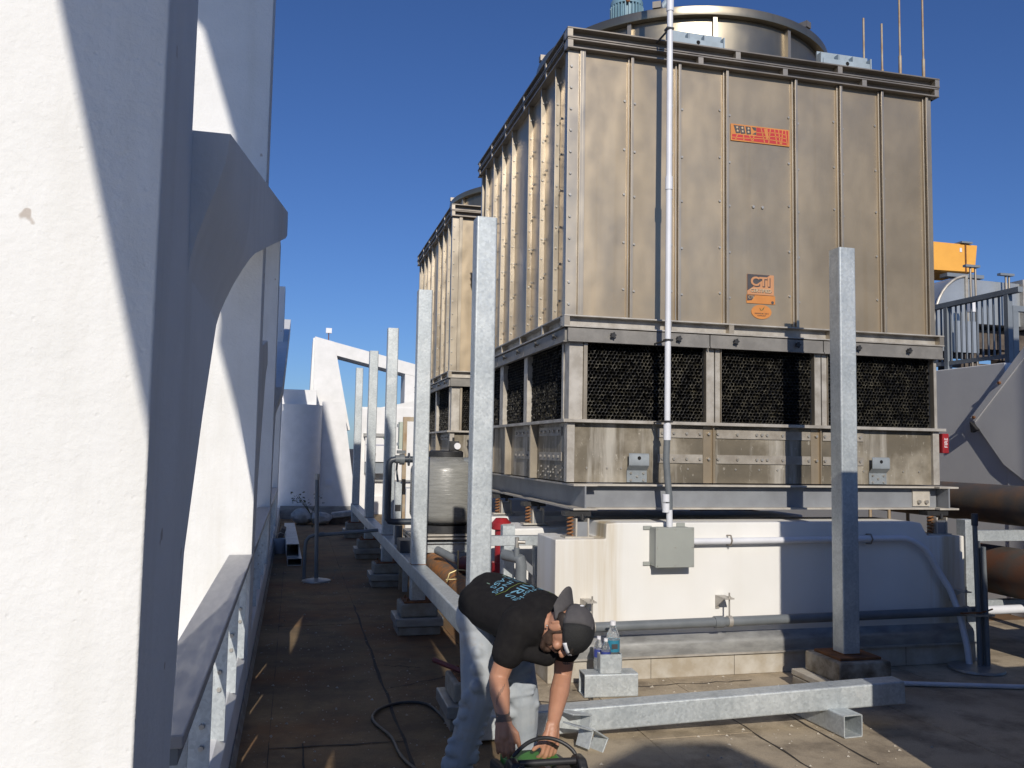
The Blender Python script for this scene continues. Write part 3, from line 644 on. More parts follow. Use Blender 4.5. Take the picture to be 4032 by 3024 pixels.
# fill media: honeycomb of cells with real depth
def honeycomb(a0, a1, z0, z1, d, side):
    mb = MB(); s_ = 0.0170; hx = s_*math.sqrt(3); hz = s_*1.5
    vs, fs = [], []
    ni = int((a1-a0)/hx)+1; nj = int((z1-z0)/hz)+1
    rnd = random.Random(int(a0*100))
    for j in range(nj):
        for i in range(ni):
            ca = a0+hx*(i+(0.5 if j % 2 else 0.0))+hx/2; cz = z0+hz*j+s_
            if ca+hx/2 > a1+0.004 or cz+s_ > z1+0.012 or rnd.random() < 0.02: continue
            o = len(vs); dd = rnd.uniform(-0.006, 0.006)
            for dep in (d+dd, d+0.07):
                for k_ in range(6):
                    an = math.radians(60*k_+30); a = ca+s_*math.cos(an)*0.985+rnd.uniform(-.0022, .0022); z = cz+s_*math.sin(an)*0.985+rnd.uniform(-.0022, .0022)
                    sl = 0.0 if dep < d+0.03 else 0.02
                    vs.append((a, dep, z+sl) if side == 'f' else (dep, a, z+sl))
            # rim lip so the cell edges catch light
            for k_ in range(6):
                k2 = (k_+1) % 6; fs.append((o+k_, o+k2, o+6+k2, o+6+k_))
    mb.add(vs, fs); mb.cm = 1; nv = len(vs); v2, f2 = [], []
    for c in range(0, nv, 12):
        pts = vs[c:c+6]; ax = 0 if side == 'f' else 1
        mx = sum(p[ax] for p in pts)/6; mz = sum(p[2] for p in pts)/6; wl = rnd.uniform(0.84, 0.95)
        o = len(v2)
        for p in pts: v2.append(p)
        for p in pts:
            a = mx+(p[ax]-mx)*wl; z = mz+(p[2]-mz)*wl; v2.append((a, p[1]+0.0005, z) if side == 'f' else (p[0]+0.0005, a, z))
        f2 += [(o+k_, o+(k_+1) % 6, o+6+(k_+1) % 6, o+6+k_) for k_ in range(6)]
    mb.add(v2, f2); return mb
def fillbay(a0, a1, side):
    base = Y0 if side == 'f' else X0
    o = stuff(honeycomb(a0, a1, 1.834, 2.398, base+0.03, side).build('fill_media', ['fill_plastic', 'fill_edge'], tw, smooth=False, fix=False))
    mb = MB()
    if side == 'f': mb.box(a0-0.02, a1+0.02, base+0.12, base+0.13, 1.83, 2.41)
    else: mb.box(base+0.12, base+0.13, a0-0.02, a1+0.02, 1.83, 2.41)
    mb.build('fill_backing', 'void_black', tw)
for a, b_ in ((2.083, 3.040), (3.171, 3.977), (4.104, 5.088)): fillbay(a, b_, 'f')
for a, b_ in ((6.204, 7.189), (7.311, 8.079), (8.221, 9.10)): fillbay(a, b_, 's')
MB().box(X0+0.14, X1-0.14, Y0+0.14, Y1-0.14, 1.80, 2.60).build('inner_core', 'void_black', tw)
for a, b_ in ((X0-0.005, 2.052), (3.048, 3.115), (3.125, 3.165), (3.985, 4.045), (4.055, 4.098), (5.093, X1+0.02)):
    MB().box(a, b_, Y0-0.012, Y0+0.10, 1.8305, 2.4075).build('fill_mullion', 'lime_steel', tw, bevel=0.002)
for a in (2.054, 3.0415, 3.167, 3.979, 4.0995, 5.0895):
    MB().box(a, a+0.0035 if a not in (2.054,) else a+0.028, Y0-0.025, Y0+0.02, 1.8305, 2.4075).build('mullion_flange', 'casing_bright', tw)
for a, b_ in ((Y0+0.105, 6.20), (7.195, 7.305), (8.085, 8.215), (9.105, Y1)):
    MB().box(X0-0.012, X0+0.10, a, b_, 1.8305, 2.4075).build('fill_mullion', 'lime_steel', tw, bevel=0.002)
# ledge, basin
MB().box(X0-0.06, X1+0.06, Y0-0.065, Y0+0.10, 1.806, 1.830).box(X0-0.06, X0+0.1, Y0+0.1005, Y1, 1.806, 1.830).box(X1-0.1, X1+0.06, Y0+0.1005, Y1, 1.806, 1.830).build('basin_ledge', 'lime_steel', tw, bevel=0.002)
for a, b_ in ((X0+0.04, 3.027), (3.129, 3.956), (4.053, X1-0.04)):
    MB().box(a, b_, Y0, Y0+0.03, 1.37, 1.8055).build('basin_panel', 'basin_steel', tw)
for a, b_ in ((3.0275, 3.1285), (3.9565, 4.0525)):
    MB().box(a, b_, Y0-0.004, Y0+0.03, 1.37, 1.8055).box(a+0.072, a+0.08, Y0-0.028, Y0-0.0042, 1.37, 1.8055).build('basin_joint', 'casing', tw)
MB().box(X0-0.02, X0+0.0395, Y0-0.028, Y0+0.04, 1.37, 1.8055).build('basin_corner', 'lime_steel', tw, bevel=0.003)
MB().box(X1-0.0395, X1+0.02, Y0-0.028, Y0+0.04, 1.37, 1.8055).build('basin_corner', 'lime_steel', tw, bevel=0.003)
for a, b_ in ((6.12, 6.88), (6.92, 7.76), (7.80, Y1)):
    MB().box(X0, X0+0.03, a, b_, 1.37, 1.8055).build('basin_panel', 'basin_steel', tw)
for y in (6.885, 7.765, 8.5): MB().box(X0-0.06, X0+0.02, y, y+0.03, 1.37, 1.8055).build('basin_rib', 'casing_bright', tw)
MB().box(X1-0.03, X1, Y0+0.045, Y1, 1.37, 1.8055).build('basin_panel', 'basin_steel', tw)
bb = MB()
for z in (1.711, 1.519):
    for a, b_ in ((2.651, 3.02), (3.136, 3.95), (4.06, 4.43)):
        MB().box(a, b_, Y0-0.010, Y0-0.0005, z, z+0.066).build('strap_plate', 'strap_dirty', tw)
    for x in (2.685, 2.78, 2.885, 2.995, 3.07, 3.146, 3.31, 3.475, 3.52, 3.565, 3.70, 3.93, 4.0, 4.075, 4.395): bb.bolt((x, Y0-0.010, z+0.033), (0, -1, 0), 0.013, 0.012)
    for a, b_ in ((6.2, 6.8), (6.98, 7.6)):
        MB().box(X0-0.009, X0-0.0005, a, b_, z, z+0.066).build('strap_plate', 'strap_dirty', tw)
        for k_ in range(5): bb.bolt((X0-0.009, a+0.06+(b_-a-0.12)*k_/4, z+0.033), (-1, 0, 0), 0.012, 0.012)
for x in (2.09, 2.25, 2.36, 2.72, 2.9, 3.3, 3.5, 3.66, 4.2, 4.43, 4.8, 4.95): bb.bolt((x, Y0, 1.475), (0, -1, 0), 0.009, 0.008)
for k_ in range(10): bb.bolt((X0, 6.16+0.065*k_, 1.47-0.02*(k_ % 3)), (-1, 0, 0), 0.009, 0.01); bb.bolt((X0, 6.2+0.07*k_, 1.40+0.03*(k_ % 2)), (-1, 0, 0), 0.008, 0.01)
stuff(bb.build('basin_bolts', 'bolt_steel', tw))
for x in (2.405, 4.478):
    w_ = 0.16
    pr = [(Y0-0.001, 1.372), (Y0-0.011, 1.372), (Y0-0.011, 1.46), (Y0-0.055, 1.497), (Y0-0.055, 1.575), (Y0-0.045, 1.588), (Y0-0.044, 1.50), (Y0-0.001, 1.466)]
    o = MB().prism(pr, 'x', x, x+w_).build('lifting_lug', 'lug_grey', tw, bevel=0.002)
    MB().cyl((x+w_/2, Y0-0.0565, 1.552), (x+w_/2, Y0-0.040, 1.552), 0.014, n=16).build('lug_hole', 'void_black', o)
    q = MB()
    for dx, z in ((0.03, 1.44), (0.13, 1.44), (0.08, 1.415), (0.03, 1.388), (0.13, 1.388)): q.bolt((x+dx, Y0-0.011, z), (0, -1, 0), 0.010, 0.010)
    q.build('lug_bolts', 'bolt_steel', o)
# base frame: I-beams
def ibeam_y(xc_, y0, y1):
    MB().box(xc_-0.006, xc_+0.006, y0, y1, 1.190, 1.346).build('beam_web', 'beam_grey', tw)
    MB().box(xc_-0.09, xc_+0.09, y0-0.001, y1, 1.3465, 1.360).box(xc_-0.09, xc_+0.09, y0-0.001, y1, 1.176, 1.1895).build('beam_flange', 'beam_flange', tw)
ibeam_y(2.035, 5.90, 9.25); ibeam_y(5.11, 5.90, 9.25); ibeam_y(3.5, 6.12, 9.2)
MB().box(2.05, 5.09, 6.025, 6.037, 1.190, 1.346).build('beam_web', 'beam_grey', tw)
MB().box(2.127, 5.018, 5.955, 6.10, 1.3465, 1.3595).box(2.127, 5.018, 5.955, 6.10, 1.1765, 1.1895).build('beam_flange', 'beam_flange', tw)
o = MB().box(4.86, 5.02, 6.012, 6.024, 1.20, 1.335).build('splice_plate', 'beam_flange', tw)
MB().cyl((4.91, 6.011, 1.235), (4.91, 5.99, 1.235), 0.016, n=6).cyl((4.98, 6.011, 1.235), (4.98, 5.99, 1.235), 0.016, n=6).build('splice_bolts', 'bolt_steel', o)
# fan stack
cx, cy = 3.575, 7.70
st = MB().lathe([(1.35, 4.797), (1.345, 5.24), (1.335, 5.24), (1.34, 4.797)], (cx, cy, 0), 96).build('fan_stack', 'stack_steel', tw)
MB().lathe([(1.33, 5.243), (1.41, 5.243), (1.415, 5.265), (1.41, 5.315), (1.395, 5.325), (1.31, 5.325), (1.31, 5.315), (1.33, 5.305)], (cx, cy, 0), 96).build('stack_rim', 'stack_steel', st)
for k_ in range(12):
    a = math.radians(-90+30*k_-12); ca, sa = math.cos(a), math.sin(a)
    m3 = Matrix(((ca, -sa, 0), (sa, ca, 0), (0, 0, 1)))
    MB().obox((cx+1.365*ca, cy+1.365*sa, 5.02), (0.04, 0.035, 0.44), m3).build('stack_seam', 'casing_bright', st)
for k_ in range(6):
    a = math.radians(-62+60*k_); ca, sa = math.cos(a), math.sin(a); m3 = Matrix(((ca, -sa, 0), (sa, ca, 0), (0, 0, 1)))
    MB().obox((cx+1.36*ca, cy+1.36*sa, 5.353), (0.11, 0.07, 0.055), m3).build('rim_tab', 'channel_steel', st)
# motor above the stack
mcx, mcy = 2.99, 7.60
mo = MB().cyl((mcx, mcy, 5.25), (mcx, mcy, 5.90), 0.135, n=32).build('fan_motor', 'motor_blue', tw)
for k_ in range(28):
    a = 2*math.pi*k_/28; ca, sa = math.cos(a), math.sin(a)
    MB().obox((mcx+0.148*ca, mcy+0.148*sa, 5.66), (0.03, 0.011, 0.46), Matrix(((ca, -sa, 0), (sa, ca, 0), (0, 0, 1)))).build('cooling_fin', 'motor_blue', mo)
MB().lathe([(0.158, 5.895), (0.158, 5.94), (0.145, 5.965), (0.11, 5.98), (0.03, 5.985), (0.0, 5.985)], (mcx, mcy, 0), 32).build('fan_cowl', 'motor_blue', mo)
MB().obox((mcx-0.05, mcy-0.155, 5.91), (0.035, 0.02, 0.06), Matrix.Identity(3)).build('rust_spot', 'rust', mo)
MB().box(2.3, 4.9, 7.5, 7.7, 5.0, 5.23).build('motor_support', 'channel_steel', tw)
MB().cyl((3.16, 7.45, 5.70), (3.75, 7.1, 6.45), 0.035, n=12).build('motor_conduit', 'bracket_blue', tw)
# blue lifting brackets on the deck edge
for xa in (2.735, 4.08):
    o = MB().box(xa, xa+0.48, 6.10, 6.112, 4.797, 4.93).box(xa, xa+0.48, 6.04, 6.0995, 4.797, 4.806).build('lifting_bracket', 'bracket_blue', tw)
    for dx, w_ in ((0.0, 0.012), (0.16, 0.012), (0.165, 0.05), (0.30, 0.012), (0.468, 0.012)):
        MB().box(xa+dx, xa+dx+w_, 6.045, 6.0995, 4.8065, 4.90 if w_ < 0.02 else 4.895).build('bracket_gusset', 'bracket_blue', o)
    MB().box(xa+0.02, xa+0.46, 6.04, 6.046, 4.8065, 4.85).build('bracket_lip', 'bracket_blue', o)
    MB().cyl((xa+0.245, 6.0395, 4.828), (xa+0.245, 6.037, 4.828), 0.016, n=14).build('bracket_hole', 'void_black', o)
# ---- printed plates on the wide panel
yp = Y0-0.010
pl = MB().box(3.262, 3.783, yp, yp+0.005, 4.068, 4.204).build('name_plate', 'sticker_orange', tw)
def flat(poly, mat, par, y, name):
    return MB().add([(x, y, z) for x, z in poly]+[(x, y+0.0012, z) for x, z in poly], [tuple(range(len(poly)))]+[(i, (i+1) % len(poly), len(poly)+(i+1) % len(poly), len(poly)+i) for i in range(len(poly))]).build(name, mat, par, smooth=False)
PX = lambda u, v: (3.262+0.521*u, 4.204-0.136*v)
for u0, sk in ((0.045, 0.02), (0.135, 0.015), (0.245, 0.0)):
    flat([PX(u0, 0.08), PX(u0+0.085, 0.08), PX(u0+0.095+sk, 0.52), PX(u0+0.02+sk, 0.56)], 'sticker_dark', pl, yp-0.0015, 'plate_print')
    for dv in (0.2, 0.4):
        cx_, cz_ = PX(u0+0.05+sk*dv*2, dv); st_ = []
        for k_ in range(10):
            a = math.pi/2+k_*math.pi/5; r = 0.013 if k_ % 2 == 0 else 0.0055; st_.append((cx_+r*math.cos(a), cz_+r*math.sin(a)))
        flat(st_, 'star_tan', pl, yp-0.003, 'star_mark')
flat([PX(0.35, 0.08), PX(0.425, 0.08), PX(0.425, 0.28), PX(0.385, 0.26)], 'sticker_dark', pl, yp-0.0015, 'plate_print')
flat([PX(0.36, 0.5), PX(0.425, 0.36), PX(0.425, 0.52)], 'sticker_dark', pl, yp-0.0015, 'plate_print')
flat([PX(0.43, 0.07), PX(0.975, 0.07), PX(0.975, 0.93), PX(0.02, 0.93), PX(0.02, 0.62), PX(0.43, 0.60)], 'sticker_red', pl, yp-0.0009, 'plate_print')
for u, du, v0, v1 in ((0.10, -0.03, 0.62, 0.93), (0.20, 0.01, 0.62, 0.93), (0.30, 0.05, 0.60, 0.93), (0.38, -0.02, 0.6, 0.93), (0.50, 0.06, 0.07, 0.93), (0.60, 0.02, 0.07, 0.6), (0.66, -0.03, 0.07, 0.93), (0.73, 0.04, 0.07, 0.93), (0.80, 0.03, 0.07, 0.93), (0.87, -0.02, 0.07, 0.93), (0.92, 0.03, 0.07, 0.93)):
    flat([PX(u, v0), PX(u+0.016, v0), PX(u+0.016+du, v1), PX(u+du, v1)], 'sticker_orange', pl, yp-0.0019, 'plate_line')
for v, u0 in ((0.30, 0.43), (0.52, 0.43), (0.74, 0.02)):
    k = 10; up = [PX(u0+(0.955-u0)*i/k, v+0.05*math.sin(1.2+5.5*i/k)) for i in range(k+1)]; dn = [(x, z-0.006) for x, z in up][::-1]; flat(up+dn, 'sticker_orange', pl, yp-0.0019, 'plate_line')
flat([PX(0.555, 0.10), PX(0.60, 0.10), PX(0.64, 0.62), PX(0.60, 0.75)], 'sticker_orange', pl, yp-0.0022, 'plate_line')
def put_text(s_, size, x, z, y, mat, par, sx=1.0, name='lettering', rot=0.0, bold=0.0):
    vs, fs = text_mb(s_, size, 0.0004, sx, bold); c_, n_ = math.cos(rot), math.sin(rot)
    MB().add([(x+v.x*c_-v.y*n_, y-v.z, z+v.x*n_+v.y*c_) for v in vs], fs).build(name, mat, par, smooth=False)
s1 = MB().box(3.402, 3.636, yp+0.002, yp+0.005, 2.846, 3.008).build('certificate_sticker', 'sticker_tan', tw)
flat([(3.403, 3.007), (3.60, 3.007), (3.403, 2.875)], 'sticker_dark', s1, yp+0.0005, 'sticker_print')
put_text('CTI', 0.098, 3.515, 2.948, yp-0.002, 'sticker_tan', s1, 1.12, bold=0.003); put_text('CTI', 0.098, 3.522, 2.942, yp-0.0006, 'sticker_dark', s1, 1.12, bold=0.004)
put_text('CERTIFIED', 0.036, 3.52, 2.878, yp-0.001, 'star_tan', s1, 1.12, bold=0.0008); put_text('CERTIFIED', 0.036, 3.523, 2.875, yp-0.0002, 'sticker_dark', s1, 1.12, bold=0.001)
s2 = MB().box(3.396, 3.646, yp+0.002, yp+0.005, 2.776, 2.842).build('certificate_label', 'sticker_orange', tw)
flat([(3.40, 2.839), (3.468, 2.839), (3.44, 2.80), (3.40, 2.795)], 'sticker_dark', s2, yp+0.0005, 'sticker_print')
put_text('CTI', 0.032, 3.434, 2.822, yp-0.001, 'star_tan', s2); MB().cyl((3.622, yp+0.0019, 2.79), (3.622, yp+0.0005, 2.79), 0.012, n=14).build('seal_dot', 'sticker_dark', s2)
s3 = MB().add([(3.526+0.088*math.cos(a), yp+0.003, 2.712+0.057*math.sin(a)) for a in [2*math.pi*k_/32 for k_ in range(32)]]+[(3.526+0.088*math.cos(a), yp+0.006, 2.712+0.057*math.sin(a)) for a in [2*math.pi*k_/32 for k_ in range(32)]], [tuple(range(32))]+[(i, (i+1) % 32, 32+(i+1) % 32, 32+i) for i in range(32)]).build('oval_sticker', 'sticker_orange', tw, smooth=False)
flat([(3.525, 2.722), (3.536, 2.735), (3.552, 2.757), (3.545, 2.735), (3.53, 2.722)], 'sticker_green', s3, yp+0.0015, 'leaf_mark'); flat([(3.525, 2.722), (3.515, 2.737), (3.508, 2.741), (3.519, 2.722)], 'sticker_green', s3, yp+0.0015, 'leaf_mark')
put_text('ASHRAE 90.1-2013', 0.0155, 3.526, 2.698, yp+0.0012, 'sticker_dark', s3); put_text('COMPLIANT', 0.0135, 3.526, 2.681, yp+0.0012, 'sticker_dark', s3)
# the far tower is the same model, seen as a strip
tw2 = copy_tree(tw); tw2.location = tw.location+Vector((0.0, 4.92, 0)); tag(tw2, 'second bronze cooling tower farther back, partly hidden by the first', 'cooling tower', 'rooftop cooling towers')

mk('old_steel', (0.42, 0.36, 0.27), (0.30, 0.19, 0.10), 7, 0.6, 0.2)

# ================================================================ SMALL THINGS IN FRONT OF THE PLINTH
I3 = Matrix.Identity(3)
def rz(a): return Matrix.Rotation(a, 3, 'Z')
# stacked open box tubes with bottles
tag(MB().hss((1.885, 5.50, 0.0765), (2.245, 5.475, 0.0765), 0.15, th=0.006).build('box_section', 'galvanised', smooth=False), 'larger open box section on the roof carrying a smaller one', 'tube', 'stacked box sections')
tag(MB().hss((2.065, 5.49, 0.1535), (2.065, 5.49, 0.275), 0.15, th=0.006, up=(0.1, 1, 0)).build('box_section', 'galvanised', smooth=False), 'smaller upright box section holding the water bottles', 'tube', 'stacked box sections')
def bottle(x, y, z, h, r, lab, label, dark):
    t_ = thing('water_bottle', label, 'bottle', (x, y, z), 'plastic water bottles')
    MB().lathe([(0.0, 0.0), (r*0.85, 0.0), (r, 0.012), (r, h*0.30), (r*0.93, h*0.34), (r, h*0.38), (r, h*0.62), (r*0.9, h*0.72), (r*0.5, h*0.86), (r*0.36, h*0.90), (r*0.36, h*0.94), (0.0, h*0.94)], (x, y, z), 20).build('bottle_body', 'clear_plastic', t_)
    MB().lathe([(r*1.012, h*0.38), (r*1.015, h*0.40), (r*1.015, h*0.60), (r*1.012, h*0.62)], (x, y, z), 20).build('label_band', lab, t_)
    MB().cyl((x, y, z+h*0.915), (x, y, z+h), r*0.42, n=14).build('cap', 'white_plain', t_)
    flat_ = MB().obox((x-0.1*r, y-r*1.03, z+h*0.5), (r*0.9, 0.002, h*0.1), I3).build('label_print', dark, t_)
bottle(2.105, 5.515, 0.155, 0.315, 0.046, 'label_blue', 'large half-full water bottle with a blue label in the upright box section', 'sticker_dark')
bottle(2.035, 5.46, 0.155, 0.215, 0.033, 'label_navy', 'small water bottle with a navy label nearest the box front', 'welder_lime')
bottle(2.012, 5.53, 0.155, 0.215, 0.033, 'label_navy', 'small water bottle half hidden behind another one', 'white_plain')
# cut tube offcuts
def offcut(c, a, tilt, label, L=0.14, w=0.10):
    m3 = rz(a) @ Matrix.Rotation(tilt, 3, 'Y'); mb = MB()
    mb.obox(Vector(c)+m3 @ Vector((0, 0, 0)), (L, w, 0.008), m3); mb.obox(Vector(c)+m3 @ Vector((L/2, 0, -w/2+0.004)), (0.008, w, w), m3)
    tag(mb.build('angle_clip', 'galvanised', bevel=0.002), label, 'bracket', 'galvanised angle clips')
offcut((1.515, 4.47, 0.14), 0.45, 0.35, 'galvanised angle clip lying nearest the man')
offcut((1.62, 4.50, 0.095), 0.45, 0.55, 'galvanised angle clip at the right of the pair on the roof', 0.12)
offcut((1.545, 4.60, 0.17), 0.5, 0.2, 'galvanised angle clip leaning against the lying tube', 0.15)
# junction box and conduits
t_ = thing('junction_box', 'grey electrical junction box on the white plinth', 'box', (2.645, 5.85, 0.785))
MB().box(2.505, 2.79, 5.735, 5.8485, 0.79, 1.062).build('box_body', 'box_grey', t_, bevel=0.006)
MB().box(2.50, 2.795, 5.718, 5.7345, 0.785, 1.067).build('box_cover', 'box_grey', t_, bevel=0.004)
for x, z in ((2.485, 1.055), (2.485, 0.80), (2.745, 1.075)): MB().box(x-0.03, x+0.035, 5.838, 5.8475, z-0.014, z+0.014).build('mounting_ear', 'box_grey', t_, bevel=0.003)
q = MB()
for x in (2.512, 2.6475, 2.783):
    for z in (0.797, 0.925, 1.055): q.bolt((x, 5.718, z), (0, -1, 0), 0.005, 0.003)
q.build('cover_screws', 'bolt_steel', t_)
t_ = thing('riser_conduit', 'tall white conduit rising from the junction box up the tower', 'conduit', (2.62, 5.76, 1.07))
MB().cyl((2.622, 5.76, 1.0675), (2.62, 5.76, 1.20), 0.022, n=16).build('conduit_tube', 'pvc_white', t_)
MB().tube([(2.62, 5.76, 1.19), (2.619, 5.76, 1.28), (2.604, 5.76, 1.42), (2.592, 5.755, 1.55), (2.594, 5.75, 1.66), (2.596, 5.75, 1.72)], 0.024, 14).build('flexible_sleeve', 'pvc_grey', t_)
MB().cyl((2.597, 5.75, 1.70), (2.612, 5.75, 6.3), 0.022, n=16).build('conduit_tube', 'pvc_white', t_)
for z, zz in ((1.685, 1.80), (3.52, 3.62), (4.88, 4.98), (1.17, 1.235), (1.245, 1.30)): MB().cyl((2.597+(z-1.7)*0.0033, 5.75 if z > 1.5 else 5.76, z), (2.597+(zz-1.7)*0.0033, 5.75 if z > 1.5 else 5.76, zz), 0.0275, n=16).build('coupling', 'pvc_white', t_, bevel=0.002)
for z, y1_ in ((1.812, 5.984), (2.402, 5.983), (4.735, 5.983)): MB().box(2.573, 2.63, 5.725, 5.778, z, z+0.014).box(2.592, 2.604, 5.7785, y1_, z+0.002, z+0.012).build('strap_clamp', 'black_plastic', t_)
t_ = thing('wall_conduit', 'white conduit from the junction box bending down the right end of the plinth', 'conduit', (3.8, 5.8, 0.0))
pts = [(2.797, 5.80, 0.958), (3.6, 5.80, 0.962), (4.55, 5.80, 0.968)]+[(4.55+0.36*math.sin(a), 5.80, 0.61+0.36*math.cos(a)) for a in [k*0.17 for k in range(1, 8)]]+[(4.99, 5.78, 0.58), (5.04, 5.74, 0.40), (5.055, 5.68, 0.15), (5.055, 5.66, 0.0)]
MB().tube(pts, 0.024, 14).build('conduit_tube', 'pvc_white', t_)
for x in (3.12, 4.3): MB().tube([(x, 5.848, 0.995), (x, 5.79, 1.0), (x, 5.768, 0.965), (x, 5.79, 0.93), (x, 5.848, 0.925)], 0.006, 6).build('pipe_clip', 'channel_steel', t_)
# grey drain pipe on hangers
t_ = thing('drain_pipe', 'grey plastic pipe running along the foot of the plinth on hangers', 'pipe', (3.5, 5.72, 0.36))
MB().cyl((1.93, 5.72, 0.388), (5.22, 5.72, 0.414), 0.034, n=20).build('pipe_run', 'pvc_grey', t_)
MB().cyl((5.2205, 5.72, 0.414), (5.78, 5.72, 0.418), 0.034, n=20).build('pipe_end', 'pvc_white', t_)
MB().cyl((2.95, 5.72, 0.396), (3.02, 5.72, 0.397), 0.042, n=20).build('coupling', 'pvc_grey', t_, bevel=0.003)
def hanger(x, label):
    h_ = thing('pipe_hanger', label, 'hanger', (x, 5.8, 0.37), 'pipe hangers on the plinth')
    MB().box(x-0.045, x-0.015, 5.838, 5.8485, 0.47, 0.565).build('wall_plate', 'lime_steel', h_); MB().box(x-0.045, x+0.025, 5.69, 5.8375, 0.556, 0.565).build('shelf_angle', 'lime_steel', h_)
    MB().prism([(5.837, 0.555), (5.72, 0.555), (5.837, 0.48)], 'x', x-0.045, x-0.038).build('gusset', 'lime_steel', h_)
    MB().cyl((x, 5.72, 0.44), (x, 5.72, 0.60), 0.006, n=8).build('threaded_rod', 'bolt_steel', h_)
    MB().cyl((x, 5.72, 0.566), (x, 5.72, 0.575), 0.012, n=6).build('nut', 'bolt_steel', h_)
    MB().lathe([(0.036, -0.015), (0.04, -0.015), (0.04, 0.015), (0.036, 0.015)], (x, 5.72, 0.39+0.008*(x-2)), 20, Matrix.Rotation(math.pi/2, 3, 'Y')).build('clevis_ring', 'lime_steel', h_)
hanger(2.03, 'pipe hanger on the plinth beside the man'); hanger(3.07, 'pipe hanger in the middle of the plinth'); hanger(5.09, 'pipe hanger in the shade at the right end of the plinth')
# conduit bundle on a flashing boot
t_ = thing('conduit_bundle', 'bundle of upright grey conduits at the right end of the plinth', 'conduit', (5.08, 5.62, 0))
for x, y, h_ in ((5.075, 5.60, 1.12), (5.125, 5.63, 0.96), (5.13, 5.58, 0.92), (5.165, 5.64, 0.9)): MB().cyl((x+0.02, y, 0), (x-0.02*0, y, h_), 0.018, n=12).build('conduit_tube', 'pvc_grey', t_)
MB().cyl((5.075, 5.60, 1.08), (5.075, 5.60, 1.17), 0.024, n=12).build('conduit_cap', 'pvc_dark', t_)
MB().box(5.02, 5.2, 5.555, 5.68, 0.40, 0.415).build('strap', 'bolt_steel', t_)
MB().tube([(4.98, 5.66, 0.41), (5.08, 5.56, 0.43), (5.2, 5.58, 0.45)], 0.007, 6).build('tie_wire', 'rust', t_)
o = MB().lathe([(0.0, 0.006), (0.20, 0.005), (0.195, 0.022), (0.10, 0.03), (0.0, 0.032)], (5.06, 5.60, 0), 24).build('flashing_boot', 'flashing'); tag(o, 'round flashing disc on the roof at the foot of the conduits', 'flashing')
o = MB().tube([(3.62, 5.38, 0.0175), (4.15, 5.316, 0.0175), (5.0, 5.06, 0.0175), (6.2, 4.7, 0.0175)], 0.0165, 12).build('loose_conduit', 'pvc_white'); tag(o, 'thin white pipe lying on the roof at lower right', 'pipe')
o = MB().obox((5.25, 5.0, 0.02), (0.4, 0.05, 0.035), rz(-0.6)).build('loose_batten', 'dark_timber', bevel=0.004); tag(o, 'dark batten lying on the roof at the far right', 'batten')

# ================================================================ RIGHT: PIPES, WALL, RAIL, DUCTS
o = MB().cyl((5.95, 3.2, 1.19), (6.05, 12, 1.21), 0.17, n=40).build('main_pipe', 'black_pipe'); tag(o, 'large dark rust-marked pipe crossing at the right edge', 'pipe')
o = MB().cyl((5.72, 3.2, 0.66), (5.80, 12, 0.68), 0.20, n=40).build('main_pipe', 'rust_dark'); tag(o, 'lower heavily rusted pipe at the right edge', 'pipe')
t_ = thing('pipe_support', 'galvanised frame carrying the large pipes at right', 'support', (5.75, 6.0, 0))
MB().box(5.24, 5.34, 5.88, 5.98, 0.0, 1.10).build('frame_post', 'galvanised', t_, bevel=0.004)
MB().box(6.55, 6.65, 5.88, 5.98, 0.0, 1.10).build('frame_post', 'galvanised', t_, bevel=0.004)
MB().box(5.3405, 6.549, 5.90, 5.97, 0.925, 1.012).build('cross_beam', 'galvanised', t_, bevel=0.003)
MB().box(5.3405, 6.549, 5.90, 5.97, 0.37, 0.455).build('cross_beam', 'galvanised', t_, bevel=0.003)
MB().box(5.2, 5.38, 5.84, 6.02, -0.0005, 0.012).build('foot_plate', 'galvanised', t_)
t_ = thing('concrete_wall', 'pale grey concrete wall beyond the tower at right', 'wall', (7.4, 12, 0))
MB().box(7.2, 7.5, 7.48, 22, 0, 2.60).build('wall_body', 'grey_paint_wall', t_, bevel=0.01)
MB().box(7.501, 12, 7.60, 7.85, 0, 2.45).build('wall_return', 'grey_paint_wall', t_, bevel=0.01)
t_ = thing('guard_rail', 'grey metal guard rail with upright bars on the concrete wall', 'railing', (7.3, 9, 2.6))
MB().box(7.27, 7.33, 7.35, 12.0, 3.33, 3.39).build('top_rail', 'rail_grey', t_, bevel=0.004)
MB().box(7.28, 7.32, 7.55, 12.0, 2.66, 2.70).build('bottom_rail', 'rail_grey', t_)
for y in (7.52, 8.40, 9.6, 10.8): MB().box(7.27, 7.33, y-0.03, y+0.03, 2.601, 3.329).build('rail_post', 'rail_grey', t_, bevel=0.003)
for k_ in range(30):
    y = 7.64+0.078*k_*1.0
    if min(abs(y-a) for a in (7.52, 8.40, 9.6, 10.8)) > 0.04: MB().box(7.292, 7.308, y-0.008, y+0.008, 2.701, 3.329).build('baluster', 'rail_grey', t_)
t_ = thing('guard_rail', 'second stretch of grey rail at the right edge of the picture', 'railing', (7.6, 7.5, 2.5))
MB().box(7.50, 9.0, 7.66, 7.72, 3.19, 3.25).build('top_rail', 'rail_grey', t_); MB().box(7.50, 7.57, 7.66, 7.72, 2.4515, 3.189).build('rail_post', 'rail_grey', t_)
for k_ in range(8): MB().box(7.68+0.1*k_, 7.70+0.1*k_, 7.68, 7.70, 2.4515, 3.189).build('baluster', 'rail_grey', t_)
